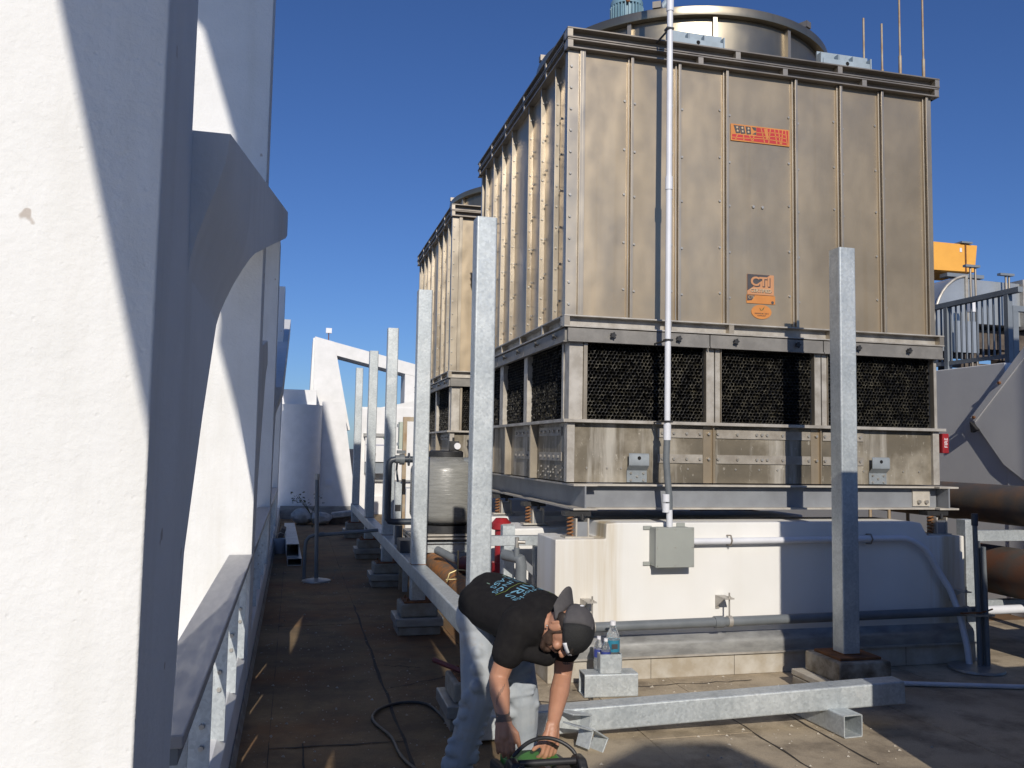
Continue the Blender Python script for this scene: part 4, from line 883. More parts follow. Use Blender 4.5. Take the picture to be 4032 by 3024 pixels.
# folded white sheet with a pointed corner
t_ = thing('folded_sheet', 'white folded sheet with a pointed corner fixed by two screws at right', 'panel', (7.5, 7.2, 1.3))
MB().prism([(7.911, 2.018), (7.42, 2.49), (7.177, 2.725), (6.6, 3.2), (6.6, 1.0), (7.222, 1.367), (7.494, 1.534)], 'x', 7.165, 7.189).build('sheet_face', 'grey_paint_wall', t_, smooth=False)
MB().prism([(7.92, 2.03), (7.42, 2.505), (7.17, 2.745), (7.12, 2.68), (7.86, 1.985)], 'x', 7.155, 7.1645).build('hem_strip', 'grey_paint_wall', t_, smooth=False)
for y, z in ((7.86, 2.035), (7.50, 2.385)): MB().cyl((7.154, y, z), (7.13, y, z), 0.015, n=8).build('screw_head', 'rust', t_)
MB().prism([(7.90, 1.99), (7.80, 1.90), (7.88, 1.87)], 'x', 7.12, 7.1645).build('tip_shadow', 'black_plastic', t_, smooth=False)  # black triangle put in for the shadow under the pointed tip
MB().box(7.19, 7.5, 6.6, 7.47, 0, 2.4).build('wall_stub', 'grey_paint_wall', t_)
o = MB().box(5.145, 5.205, 6.0, 6.09, 1.63, 1.79).build('alarm_box', 'red_paint', bevel=0.004); tag(o, 'small red box with white lettering on the tower side', 'box')
vs, fs = text_mb('FIRE', 0.045, 0.0004)
MB().add([(5.178-v.y, 5.9995-v.z, 1.715+v.x) for v in vs], fs).build('lettering', 'white_plain', o, smooth=False)
# ducts
t_ = thing('silver_duct', 'large silver air duct with a rounded elbow behind the guard rail', 'duct', (10.5, 11.5, 2.5))
arc = [(9.29, 3.2), (9.30, 3.55), (9.32, 3.70), (9.362, 3.886), (9.41, 4.0), (9.475, 4.106), (9.55, 4.195), (9.646, 4.274), (9.73, 4.325), (9.816, 4.357), (9.883, 4.37), (9.883, 3.2)]
MB().prism(arc, 'y', 11.0, 12.2).build('duct_elbow', 'duct_silver', t_)
MB().tube([(x, 10.99, z) for x, z in arc[1:-1]], 0.022, 8).build('elbow_flange', 'lime_steel', t_)
MB().prism([(9.935, 3.66), (9.935, 4.345), (14.5, 4.26), (14.5, 3.62)], 'y', 11.05, 12.1).build('duct_run', 'duct_silver', t_)
for x in (9.885, 10.95): MB().box(x, x+0.045, 10.98, 12.15, 3.60, 4.385).build('duct_flange', 'lime_steel', t_)
for x in (9.95, 10.04, 10.60, 10.66): MB().cyl((x, 10.95, 2.6), (x, 10.95, 4.52 if x < 10.5 else 4.42), 0.016, n=8).build('hanger_rod', 'channel_steel', t_)
for x, z in ((9.83, 4.50), (10.46, 4.41)): MB().box(x, x+0.26, 10.9, 10.97, z, z+0.035).build('hanger_bar', 'rail_grey', t_)
MB().box(9.2, 13, 11.25, 12.0, 3.30, 3.60).build('duct_stand', 'dark_timber', t_)
for x in (9.35, 9.8, 10.3, 10.8): MB().box(x, x+0.09, 11.3, 11.5, 0.0, 3.2995).build('stand_leg', 'dark_timber', t_)
for z in (3.12, 2.98, 2.80): MB().box(9.1, 14, 11.15, 11.24, z, z+0.07).build('stand_brace', 'dark_timber', t_)
MB().box(9.45, 9.85, 10.70, 10.75, 3.15, 3.62).build('duct_panel', 'duct_silver', t_); MB().box(9.62, 9.72, 10.6, 10.69, 3.75, 3.95).build('duct_tag', 'white_plain', t_)
t_ = thing('yellow_duct', 'yellow wrapped duct end on straps high at the right', 'duct', (12.4, 14, 5.2))
MB().prism([(11.3, 5.20), (12.83, 5.22), (12.90, 5.76), (11.3, 5.77)], 'y', 14.0, 14.9).build('duct_body', 'insulation_yellow', t_, bevel=0.01)
MB().box(12.60, 12.63, 13.985, 13.999, 5.20, 5.80).build('strap', 'rust', t_); MB().box(12.5, 12.75, 13.95, 14.9, 5.775, 5.81).build('strap_bar', 'rail_grey', t_)
MB().box(12.1, 12.95, 13.9, 14.1, 5.08, 5.15).build('strap_bar', 'rail_grey', t_); MB().box(12.62, 12.7, 13.92, 14.0, 2.5, 5.079).build('hanger_rod', 'channel_steel', t_)
MB().box(12.48, 12.53, 13.99, 13.999, 5.60, 5.68).build('tape_patch', 'white_plain', t_)
# vent rods beyond the tower top
for x, h_, lab in ((5.64, 5.80, 'shortest pair left'), (5.86, 5.77, 'short'), (6.08, 6.4, 'tall'), (6.37, 6.4, 'tallest')):
    lab = {5.64: 'leftmost upright rod above the tower top at right', 5.86: 'second upright rod from the left above the tower top', 6.08: 'third upright rod from the left above the tower top', 6.37: 'rightmost upright rod above the tower top'}[x]
    t_ = thing('vent_rod', lab, 'rod', (x, 7.9, 0), 'upright rods behind the tower')
    k_ = 0.62 if h_ < 6 else 0.0
    MB().cyl((x, 7.6, 0.0), (x, 7.6, h_-0.12 if h_ < 6 else 5.83), 0.017, n=10).build('rod_sleeve', 'old_steel', t_)
    MB().cyl((x, 7.6, h_-0.12 if h_ < 6 else 5.83), (x, 7.6, h_+0.38 if h_ < 6 else 6.7), 0.011, n=10).build('rod_tip', 'old_steel', t_)

# ================================================================ MIDDLE: TANK, PUMPS, PIPES
t_ = thing('filter_tank', 'grey fibreglass filter tank with a black lid behind the posts', 'tank', (1.63, 9.45, 0.7))
R = 0.385
MB().lathe([(0.0, 0.775), (R*0.72, 0.785), (R*0.93, 0.83), (R, 0.89), (R, 1.36), (R*0.97, 1.40), (R*0.80, 1.46), (R*0.55, 1.50), (0.16, 1.51), (0, 1.51)], (1.63, 9.45, 0), 56).build('tank_shell', 'tank_grey', t_)
MB().lathe([(0.0, 1.505), (0.19, 1.505), (0.19, 1.56), (0.17, 1.575), (0.0, 1.575)], (1.63, 9.45, 0), 32).build('tank_lid', 'black_plastic', t_, bevel=0.003)
MB().box(1.655, 1.76, 9.36, 9.45, 1.576, 1.68).build('control_valve', 'black_plastic', t_, bevel=0.006)
MB().cyl((1.735, 9.355, 1.625), (1.735, 9.33, 1.625), 0.036, n=18).build('gauge', 'white_plain', t_)
MB().cyl((1.70, 9.40, 1.68), (1.70, 9.40, 1.72), 0.012, n=8).build('valve_stem', 'black_plastic', t_)
MB().cyl((1.80, 9.25, 1.46), (1.93, 9.2, 1.46), 0.045, n=16).build('side_port', 'pvc_grey', t_)
MB().lathe([(R*0.9, 0.70), (R*0.9, 0.775), (0, 0.775)], (1.63, 9.45, 0), 32).build('tank_skirt', 'black_plastic', t_)
vs, fs = text_mb('PE', 0.075, 0.0005); vs2 = []
for v in vs:
    a = math.radians(-150)+v.x/R; vs2.append((1.63+(R+0.002+v.z)*math.cos(a), 9.45+(R+0.002+v.z)*math.sin(a), 1.335+v.y))
MB().add(vs2, fs).build('tank_lettering', 'white_plain', t_)
t_ = thing('equipment_skid', 'galvanised skid frame under the filter tank', 'skid', (1.65, 9.45, 0))
for y in (9.12, 9.78):
    MB().box(1.22, 2.05, y-0.012, y+0.012, 0.50, 0.61).box(1.22, 2.05, y-0.05, y-0.0125, 0.60, 0.61).build('skid_channel', 'galvanised', t_, bevel=0.003)
for z in (0.64, 0.675): MB().box(1.22, 2.05, 9.08, 9.82, z, z+0.02).build('skid_plate', 'lime_steel', t_)
for x in (1.25, 2.0):
    for y in (9.15, 9.75): MB().box(x-0.025, x+0.025, y-0.025, y+0.025, 0.0, 0.639).build('skid_leg', 'galvanised', t_)
t_ = thing('control_stand', 'rusty upright frame with a control panel beside the tank', 'stand', (1.24, 9.9, 0))
for x in (1.20, 1.37): MB().box(x, x+0.045, 9.86, 9.91, 0.0, 1.95).build('stand_post', 'old_steel', t_)
MB().box(1.2455, 1.3695, 9.865, 9.905, 1.90, 1.95).build('stand_bar', 'old_steel', t_)
MB().box(1.15, 1.19, 9.80, 9.92, 1.58, 1.89).build('panel_box', 'label_pale', t_, bevel=0.004)
for z in (1.62, 1.83): MB().box(1.13, 1.149, 9.83, 9.87, z, z+0.035).build('panel_latch', 'rail_grey', t_)
t_ = thing('elbow_pipe', 'dark plastic pipe with elbows and a union beside the third post', 'pipe', (0.99, 9.2, 0.6))
MB().tube([(1.30, 9.2, 1.475), (1.05, 9.2, 1.475), (1.005, 9.2, 1.465), (0.985, 9.2, 1.44), (0.978, 9.2, 1.39), (0.978, 9.2, 0.90), (0.982, 9.2, 0.85), (1.0, 9.2, 0.825), (1.05, 9.2, 0.818), (1.26, 9.2, 0.818)], 0.034, 16).build('pipe_run', 'pvc_dark', t_)
MB().cyl((1.09, 9.2, 1.475), (1.14, 9.2, 1.475), 0.058, n=20).cyl((1.045, 9.2, 1.475), (1.10, 9.2, 1.475), 0.044, n=20).build('union_ring', 'pvc_grey', t_)
MB().box(1.06, 1.15, 9.17, 9.23, 1.535, 1.57).build('valve_handle', 'pvc_grey', t_)
MB().cyl((1.18, 9.2, 1.475), (1.195, 9.2, 1.475), 0.07, n=20).build('flange', 'pvc_dark', t_)
MB().cyl((1.10, 9.2, 0.78), (1.10, 9.2, 0.585), 0.04, n=16).build('pipe_drop', 'pvc_dark', t_)
MB().box(1.03, 1.2, 8.45, 8.75, 0.582, 0.70).build('pipe_shoe', 'pvc_dark', t_)
t_ = thing('actuator', 'grey actuator column standing beside the dark pipe', 'actuator', (1.18, 9.6, 0.6))
MB().box(1.10, 1.17, 9.6, 9.68, 0.60, 1.22).build('actuator_body', 'galvanised', t_); MB().box(1.10, 1.165, 9.595, 9.599, 0.90, 0.97).build('dark_band', 'black_plastic', t_); MB().tube([(1.13, 9.64, 1.22), (1.11, 9.64, 1.35), (1.10, 9.5, 1.44)], 0.012, 8).build('cable_loop', 'pvc_grey', t_)
# rusty pipe and clamp
t_ = thing('rusty_pipe', 'orange rusted pipe lying just behind the long base tube', 'pipe', (1.40, 7, 0.3))
MB().cyl((1.42, 5.6, 0.38), (1.46, 9.2, 0.40), 0.10, n=28).build('pipe_run', 'rust_pipe', t_); MB().cyl((1.43, 6.6, 0.386), (1.432, 6.72, 0.387), 0.112, n=28).build('pipe_collar', 'rust_pipe', t_)
MB().tube([(1.31, 7.4, 0.46), (1.33, 7.4, 0.53), (1.40, 7.4, 0.56), (1.50, 7.4, 0.55), (1.54, 7.4, 0.50)], 0.008, 8).build('clamp_yoke', 'zinc_yellow', t_)
MB().cyl((1.30, 7.4, 0.478), (1.55, 7.4, 0.482), 0.006, n=8).build('clamp_rod', 'zinc_yellow', t_); MB().cyl((1.44, 7.6, 0.42), (1.44, 7.6, 0.70), 0.008, n=8).build('threaded_rod', 'zinc_yellow', t_)
t_ = thing('butterfly_valve', 'dark red valve with a round flange beside the nearest post', 'valve', (1.63, 8.1, 0.3))
MB().cyl((1.60, 8.15, 0.50), (1.66, 8.05, 0.50), 0.085, n=28).build('valve_flange', 'red_dull', t_)
MB().cyl((1.645, 8.06, 0.58), (1.65, 8.06, 0.70), 0.03, 0.022, 14).build('valve_neck', 'red_dull', t_); MB().cyl((1.65, 8.06, 0.70), (1.652, 8.06, 0.76), 0.012, n=8).build('valve_stem', 'black_plastic', t_)
q = MB()
for k_ in range(6):
    a = k_*math.pi/3; q.cyl((1.655-0.0, 8.055+0.06*math.cos(a)*0.5, 0.50+0.062*math.sin(a)), (1.672, 8.03+0.06*math.cos(a)*0.5, 0.50+0.062*math.sin(a)), 0.012, n=6)
q.build('flange_bolts', 'bolt_steel', t_)
MB().cyl((1.40, 8.5, 0.60), (1.62, 8.12, 0.50), 0.04, n=16).build('inlet_pipe', 'pvc_grey', t_)
MB().box(1.58, 1.70, 8.0, 8.2, 0.0, 0.414).build('valve_block', 'concrete', t_)
t_ = thing('red_pump', 'bright red pump half hidden behind the nearest post', 'pump', (1.80, 7.4, 0.3))
MB().cyl((1.80, 7.4, 0.30), (1.80, 7.4, 0.62), 0.10, n=24).build('pump_casing', 'red_paint', t_)
MB().cyl((1.79, 7.4, 0.62), (1.79, 7.4, 0.90), 0.065, n=20).build('pump_motor', 'red_paint', t_); MB().lathe([(0.075, 0.90), (0.085, 0.905), (0.085, 0.96), (0.05, 1.0), (0, 1.0)], (1.78, 7.4, 0), 20).build('pump_cap', 'red_paint', t_)
MB().cyl((1.85, 7.30, 0.66), (1.85, 7.28, 0.66), 0.035, n=18).build('gauge_face', 'white_plain', t_); MB().cyl((1.85, 7.30, 0.55), (1.85, 7.28, 0.55), 0.03, n=18).build('gauge_face', 'white_plain', t_)
MB().box(1.70, 1.90, 7.3, 7.5, 0.0, 0.299).build('pump_base', 'concrete', t_)
t_ = thing('sampling_fitting', 'grey plastic elbow with a brass tap behind the man', 'fitting', (1.67, 6.3, 0.1))
MB().tube([(1.58, 6.45, 0.80), (1.63, 6.36, 0.795), (1.665, 6.30, 0.785), (1.672, 6.30, 0.74), (1.672, 6.30, 0.0)], 0.042, 18).build('elbow_body', 'pvc_grey', t_)
MB().cyl((1.64, 6.31, 0.80), (1.64, 6.31, 0.87), 0.022, n=14).build('reducer', 'pvc_grey', t_); MB().cyl((1.64, 6.31, 0.87), (1.64, 6.31, 0.945), 0.016, n=12).cyl((1.64, 6.31, 0.91), (1.70, 6.29, 0.91), 0.014, n=12).build('brass_tap', 'bolt_steel', t_)
t_ = thing('steel_stand', 'galvanised square frame standing against the left end of the plinth', 'frame', (1.6, 6.5, 0))
for x in (1.60, 1.85): MB().box(x, x+0.085, 6.55, 6.635, 0.0, 0.855).build('frame_post', 'galvanised', t_, bevel=0.003)
MB().box(1.45, 1.935, 6.55, 6.635, 0.856, 0.93).build('frame_beam', 'galvanised', t_, bevel=0.003)
MB().obox((1.77, 6.60, 0.72), (0.30, 0.02, 0.05), Matrix.Rotation(0.72, 3, 'Y')).build('brace', 'beam_grey', t_)
MB().box(1.62, 1.72, 6.68, 6.76, 0.0, 1.0).build('frame_post', 'galvanised', t_, bevel=0.003)
# dark conduit run in the aisle with vent pipe
t_ = thing('vent_pipe', 'thin upright pipe with a white cap standing in the aisle', 'pipe', (0.30, 10.6, 0))
MB().cyl((0.31, 10.6, 0.0), (0.28, 10.6, 1.20), 0.024, n=14).build('pipe_tube', 'pvc_grey', t_); MB().cyl((0.28, 10.6, 1.20), (0.279, 10.6, 1.27), 0.028, n=14).build('pipe_cap', 'lime_steel', t_)
MB().lathe([(0.0, 0.004), (0.17, 0.004), (0.165, 0.02), (0.04, 0.045), (0, 0.045)], (0.31, 10.6, 0), 24).build('boot', 'flashing', t_)
t_ = thing('aisle_conduit', 'grey conduit bending up from the aisle floor and running to the posts', 'conduit', (0.5, 10.7, 0))
MB().tube([(0.17, 10.75, 0.0), (0.17, 10.75, 0.38), (0.18, 10.75, 0.46), (0.215, 10.75, 0.51), (0.28, 10.75, 0.53), (0.5, 10.72, 0.545), (1.02, 10.6, 0.60)], 0.021, 12).build('conduit_tube', 'pvc_grey', t_)
for x in (0.34, 0.72): MB().cyl((x, 10.745-0.05*(x-.3), 0.535+0.06*(x-0.3)), (x+0.05, 10.74-0.05*(x-.3), 0.538+0.06*(x-0.3)), 0.027, n=12).build('coupling', 'pvc_grey', t_)

# ================================================================ AISLE CLUTTER
tag(MB().hss((0.03, 12.2, 0.185), (-0.03, 15.5, 0.185), 0.17, th=0.008).build('box_section', 'galvanised', smooth=False), 'upper square tube of the pair stacked on the aisle floor', 'tube', 'square tubes on the aisle floor')
tag(MB().hss((0.06, 12.0, 0.0505), (0.0, 15.3, 0.0505), 0.19, 0.099, th=0.008).build('box_section', 'galvanised', smooth=False), 'lower square tube of the pair stacked on the aisle floor', 'tube', 'square tubes on the aisle floor')
t_ = thing('bucket', 'small grey bucket against the kerb in the aisle', 'bucket', (-0.15, 13.9, 0))
MB().lathe([(0.0, 0.0), (0.075, 0.0), (0.095, 0.22), (0.088, 0.22), (0.07, 0.01), (0, 0.01)], (-0.15, 13.4, 0), 20).build('bucket_shell', 'bucket_plastic', t_); MB().tube([(-0.245, 13.4, 0.2), (-0.24, 13.4, 0.27), (-0.15, 13.4, 0.31), (-0.06, 13.4, 0.27), (-0.055, 13.4, 0.2)], 0.004, 6).build('bucket_handle', 'bolt_steel', t_)
o = MB().obox((-0.16, 14.3, 0.16), (0.07, 0.5, 0.3), Matrix.Rotation(0.35, 3, 'Y')).build('loose_board', 'dark_timber', bevel=0.004); tag(o, 'dark board leaning on the kerb behind the bucket', 'board')
random.seed(21)
def sack(x, y, l, w, h, label, mat='rubble_white'):
    mb = MB(); mb.ell((x, y, h*0.48), (l, w, h*0.5), rz(random.uniform(-.4, .4)), 18, 12)
    for i, v in enumerate(mb.v): mb.v[i] = v+Vector((random.uniform(-.02, .02), random.uniform(-.02, .02), random.uniform(-.008, .012) if v.z > 0.03 else 0.0))
    o = mb.build('sack', mat); tag(o, label, 'sack', 'white sacks at the end of the aisle')
sack(0.22, 18.3, 0.24, 0.2, 0.34, 'left white sack at the end of the aisle'); sack(0.58, 18.2, 0.22, 0.2, 0.26, 'middle white sack at the end of the aisle')
o = MB().obox((1.05, 18.4, 0.2), (0.5, 0.3, 0.12), Matrix.Rotation(-0.12, 3, 'Y')).build('wrapped_board', 'rubble_white', bevel=0.03); tag(o, 'white wrapped board on the floor at the end of the aisle', 'board')
o = MB().box(0.75, 1.35, 18.3, 18.7, 0.0, 0.135).build('timber_block', 'dark_timber', bevel=0.01); tag(o, 'dark timber block under the wrapped board', 'block')
t_ = thing('dry_weed', 'small dry weed growing at the end of the aisle', 'plant', (0.4, 17.6, 0))
random.seed(9); mb = MB(); lf = MB()
for k_ in range(7):
    a = random.uniform(0, 6.28); L = random.uniform(0.25, 0.5); tip = Vector((0.4+L*0.6*math.cos(a)-0.1, 17.6+0.2*math.sin(a), 0.35+L*0.7))
    mb.tube([(0.4, 17.6, 0), (0.37, 17.6, 0.25), tip], [0.008, 0.006, 0.003], 5)
    for j in range(9):
        c_ = tip+Vector((random.uniform(-.12, .12), random.uniform(-.1, .1), random.uniform(-.12, .06))); s_ = random.uniform(0.015, 0.035); d = Vector((random.uniform(-1, 1), random.uniform(-1, 1), random.uniform(-.3, .3))).normalized(); e = d.orthogonal()
        lf.add([c_-d*s_, c_+e*s_*0.4, c_+d*s_, c_-e*s_*0.4], [(0, 1, 2, 3)])
mb.build('stem', 'leaf', t_); stuff(lf.build('foliage', 'leaf', t_, fix=False))
o = MB().tube([(0.93, 4.98, 0.012), (0.9, 5.3, 0.012), (0.86, 5.50, 0.012), (0.70, 5.53, 0.012), (0.58, 5.45, 0.012), (0.50, 5.30, 0.012), (0.50, 5.15, 0.012), (0.54, 5.02, 0.012), (0.585, 4.86, 0.012), (0.58, 4.65, 0.012), (0.61, 4.45, 0.012), (0.70, 4.2, 0.012), (0.74, 3.9, 0.012), (0.80, 3.66, 0.012)], 0.011, 8).build('power_cable', 'black_plastic'); tag(o, 'black power cable curling over the shaded roof', 'cable')
sm = o.modifiers.new('sub', 'SUBSURF'); sm.levels = 1; sm.render_levels = 2
o = MB().cyl((0.86, 5.25, 0.30), (1.04, 5.02, 0.26), 0.016, n=10).build('clamp_bar', 'red_dull'); 
tag(o, 'dark red clamp bar resting on the nearest footing', 'bar'); o.location.z += 0.03
# ================================================================ FAR END
t_ = thing('end_wall', 'white curved end wall closing the aisle', 'wall', (0.5, 20, 0))
pr = [(-1.2, 19.95)]+[(-0.30+0.55*math.sin(a), 20.35-0.5*math.cos(a)) for a in [k_*0.13 for k_ in range(1, 13)]]+[(0.25, 21.0), (-1.2, 21.0)]
dr_ = [(-1.2, 20.2)]+[(0.10-0.50*math.cos(a), 20.22-0.50*math.sin(a)) for a in [math.pi*k_/28 for k_ in range(29)]]+[(0.60, 20.6), (-1.2, 20.6)]
MB().prism(dr_, 'z', 0, 2.52).build('curved_drum', 'white_paint', t_)
MB().box(-1.2, 0.47, 20.61, 21.2, 0, 2.90).build('upper_block', 'white_paint', t_, bevel=0.01)
MB().prism([(0.602, 0), (1.46, 0), (1.07, 2.62), (0.602, 2.62)], 'y', 20.2, 20.6).build('splayed_pier', 'white_paint', t_)
MB().box(-0.25, 1.44, 19.60, 19.69, 0.0, 0.28).build('skirting', 'flashing', t_)
MB().box(0.72, 0.86, 20.17, 20.199, 0.70, 0.84).box(0.735, 0.845, 20.15, 20.1695, 0.715, 0.825).build('outlet_cover', 'grey_paint_wall', t_)
t_ = thing('portal_frame', 'white sloping portal frame standing above the end wall', 'frame', (1.2, 21, 0))
MB().prism([(0.40, 2.0), (0.40, 4.24), (0.86, 4.13), (1.30, 2.0)], 'y', 21.25, 22.2).build('sloping_leg', 'white_paint', t_)
MB().prism([(0.30, 2.0), (0.36, 4.22), (0.399, 4.23), (0.399, 2.0)], 'y', 21.4, 22.6).build('leg_fin', 'white_paint', t_)
MB().prism([(0.86, 4.128), (2.86, 3.66), (2.86, 3.36), (0.93, 3.80)], 'y', 21.26, 22.1).build('head_beam', 'white_paint', t_)
MB().prism([(2.60, 2.0), (2.60, 3.419), (2.86, 3.359), (2.86, 2.0)], 'y', 21.27, 22.1).build('frame_leg', 'white_paint', t_)
t_ = thing('roof_sensor', 'small white box on a rod above the far portal frame', 'sensor', (0.72, 21.6, 4.15))
MB().cyl((0.73, 21.6, 4.13), (0.73, 21.6, 4.38), 0.012, n=8).build('rod', 'rust', t_); MB().box(0.66, 0.80, 21.54, 21.66, 4.38, 4.50).build('sensor_box', 'white_plain', t_)
t_ = thing('back_wall', 'white back wall behind the far posts', 'wall', (2.5, 21, 0))
MB().box(1.47, 9.0, 21.0, 21.24, 0, 2.56).build('wall_body', 'white_paint', t_, bevel=0.01)
MB().box(1.44, 1.66, 20.7, 20.999, 0, 2.50).build('wall_pilaster', 'white_paint', t_, bevel=0.01)
MB().prism([(2.0, 2.561), (2.86, 2.561), (2.86, 2.75), (2.2, 2.60)], 'y', 21.02, 21.2).build('wall_cap', 'white_paint', t_)
MB().box(1.67, 6, 20.93, 20.999, 0, 0.42).build('skirting', 'white_paint', t_); MB().box(1.67, 6, 20.9, 20.929, 0.78, 0.82).build('wall_conduit', 'flashing', t_)
t_ = thing('wall_cabinet', 'white electrical cabinet on the back wall between the far posts', 'cabinet', (1.9, 20.8, 1.2))
MB().box(1.62, 2.14, 20.55, 20.90, 1.25, 1.84).build('cabinet_body', 'white_paint', t_, bevel=0.008); MB().box(1.58, 2.2, 20.5, 20.9, 1.845, 1.92).build('cabinet_roof', 'flashing', t_)
MB().box(1.62, 2.25, 20.6, 20.9, 0.98, 1.245).build('cabinet_base', 'rail_grey', t_); MB().box(1.63, 2.13, 20.545, 20.549, 1.64, 1.655).build('blue_stripe', 'label_navy', t_)
MB().box(2.04, 2.13, 20.543, 20.549, 1.79, 1.82).build('green_tag', 'welder_green', t_); MB().box(1.84, 1.87, 20.53, 20.549, 1.40, 1.46).build('door_handle', 'black_plastic', t_)
MB().box(1.70, 1.85, 20.543, 20.549, 1.285, 1.295).build('red_mark', 'sticker_red', t_)

# ================================================================ WELDING SET
t_ = thing('welding_set', 'green and black portable welding set at the bottom of the picture', 'welder', (1.04, 3.6, 0))
MB().box(0.925, 1.165, 3.42, 3.80, 0.02, 0.275).build('case_body', 'welder_green', t_, bevel=0.012)
for x0, x1 in ((0.885, 0.924), (1.166, 1.205)):
    MB().prism([(3.40, 0.0), (3.82, 0.0), (3.82, 0.24), (3.60, 0.27), (3.53, 0.335), (3.50, 0.348), (3.44, 0.348), (3.41, 0.32)], 'x', x0, x1).build('end_frame', 'black_plastic', t_, bevel=0.012)
MB().cyl((0.925, 3.47, 0.334), (1.165, 3.47, 0.33), 0.014, n=14).build('carry_bar', 'black_plastic', t_)
MB().box(0.96, 1.05, 3.47, 3.60, 0.2755, 0.30).build('top_socket', 'black_plastic', t_, bevel=0.004); MB().box(1.09, 1.15, 3.44, 3.56, 0.2755, 0.305).build('top_socket', 'black_plastic', t_, bevel=0.004)
MB().box(0.935, 1.10, 3.46, 3.62, 0.2752, 0.2785).build('top_label', 'welder_lime', t_)
MB().box(1.05, 1.085, 3.50, 3.60, 0.279, 0.2815).build('top_print', 'label_pale', t_); MB().box(0.99, 1.03, 3.455, 3.459, 0.21, 0.23).build('red_mark', 'sticker_red', t_)
MB().box(0.94, 1.15, 3.415, 3.4195, 0.12, 0.26).build('front_label', 'welder_lime', t_)
o = MB().tube([(0.905, 3.50, 0.35), (0.935, 3.52, 0.37), (0.99, 3.55, 0.395), (1.06, 3.565, 0.402), (1.12, 3.56, 0.388), (1.18, 3.53, 0.355), (1.19, 3.50, 0.31)], 0.009, 10).build('weld_cable', 'black_plastic'); tag(o, 'thick black welding cable looped over the welding set', 'cable')
o.modifiers.new('sub', 'SUBSURF').render_levels = 2
o = MB().tube([(0.915, 3.40, 0.35), (0.95, 3.385, 0.28), (1.0, 3.38, 0.2), (1.06, 3.37, 0.08), (1.12, 3.30, 0.014)], 0.0125, 10).build('weld_cable', 'black_plastic'); tag(o, 'black welding cable hanging down the front of the welding set', 'cable')

# ================================================================ PERSON
def blob(name, mb, mat, parent, voxel, it, fac=0.5):
    off = world_loc(parent)
    me = mb.mesh(name); ob = bpy.data.objects.new('tmp', me); C.objects.link(ob)
    r = ob.modifiers.new('r', 'REMESH'); r.mode = 'VOXEL'; r.voxel_size = voxel
    if it:
        s_ = ob.modifiers.new('s', 'SMOOTH'); s_.factor = fac; s_.iterations = it
    bpy.context.view_layer.update()
    m2 = bpy.data.meshes.new_from_object(ob.evaluated_get(bpy.context.evaluated_depsgraph_get()))
    bpy.data.objects.remove(ob); m2.name = name; m2.materials.clear()
    bv = BVHTree.FromPolygons([v.co.copy() for v in m2.vertices], [tuple(p.vertices) for p in m2.polygons])
    for v in m2.vertices: v.co -= off
    m2.materials.append(M[mat]); m2.polygons.foreach_set('use_smooth', [True]*len(m2.polygons)); m2.update()
    o = bpy.data.objects.new(name, m2); C.objects.link(o); o.parent = parent
    return o, bv
V = Vector
person = thing('person', 'man in black shirt, pale jeans and backwards cap bending over the welding set', 'person', (0.98, 4.12, 0))
Rsh, Rel, Rwr = V((0.985, 3.735, 0.835)), V((0.903, 3.76, 0.60)), V((0.893, 3.61, 0.465))
Lsh, Lel, Lwr = V((1.255, 3.88, 0.775)), V((1.238, 3.885, 0.56)), V((1.137, 3.70, 0.405))
Sc, Hc = V((1.115, 3.80, 0.815)), V((0.955, 4.15, 0.862))
# head frame
zc = V((0.66, -0.66, 0.16)).normalized(); yf = V((0.03, -0.22, -0.97)); yf = (yf-zc*yf.dot(zc)).normalized(); xr = yf.cross(zc)
HM = Matrix((xr, yf, zc)).transposed(); HC = V((1.168, 3.625, 0.832))
hd = lambda x, y, z: HC+HM @ V((x, y, z))
b_ = MB()
b_.cap(Hc+V((0, 0, -0.02)), Sc, 0.115, 0.125)
b_.cap(Hc+V((-0.06, -0.02, -0.02)), Hc+V((0.06, 0.03, -0.02)), 0.10)
b_.cap(Sc, Rsh, 0.075, 0.058); b_.cap(Sc, Lsh, 0.075, 0.058)
b_.cap(Sc, hd(0, -0.025, -0.09), 0.065, 0.058)
for sh, el, wr in ((Rsh, Rel, Rwr), (Lsh, Lel, Lwr)):
    b_.cap(sh, el, 0.056, 0.042); b_.cap(el, el.lerp(wr, 0.35), 0.042, 0.045); b_.cap(el.lerp(wr, 0.35), wr, 0.044, 0.027)
# legs inside the jeans
for hp, kn, an in (((0.905, 4.13, 0.73), (0.875, 4.03, 0.44), (0.79, 4.07, 0.1)), ((1.05, 4.22, 0.72), (1.115, 4.13, 0.41), (1.14, 4.18, 0.1))):
    b_.cap(hp, kn, 0.075, 0.055); b_.cap(kn, an, 0.052, 0.038)
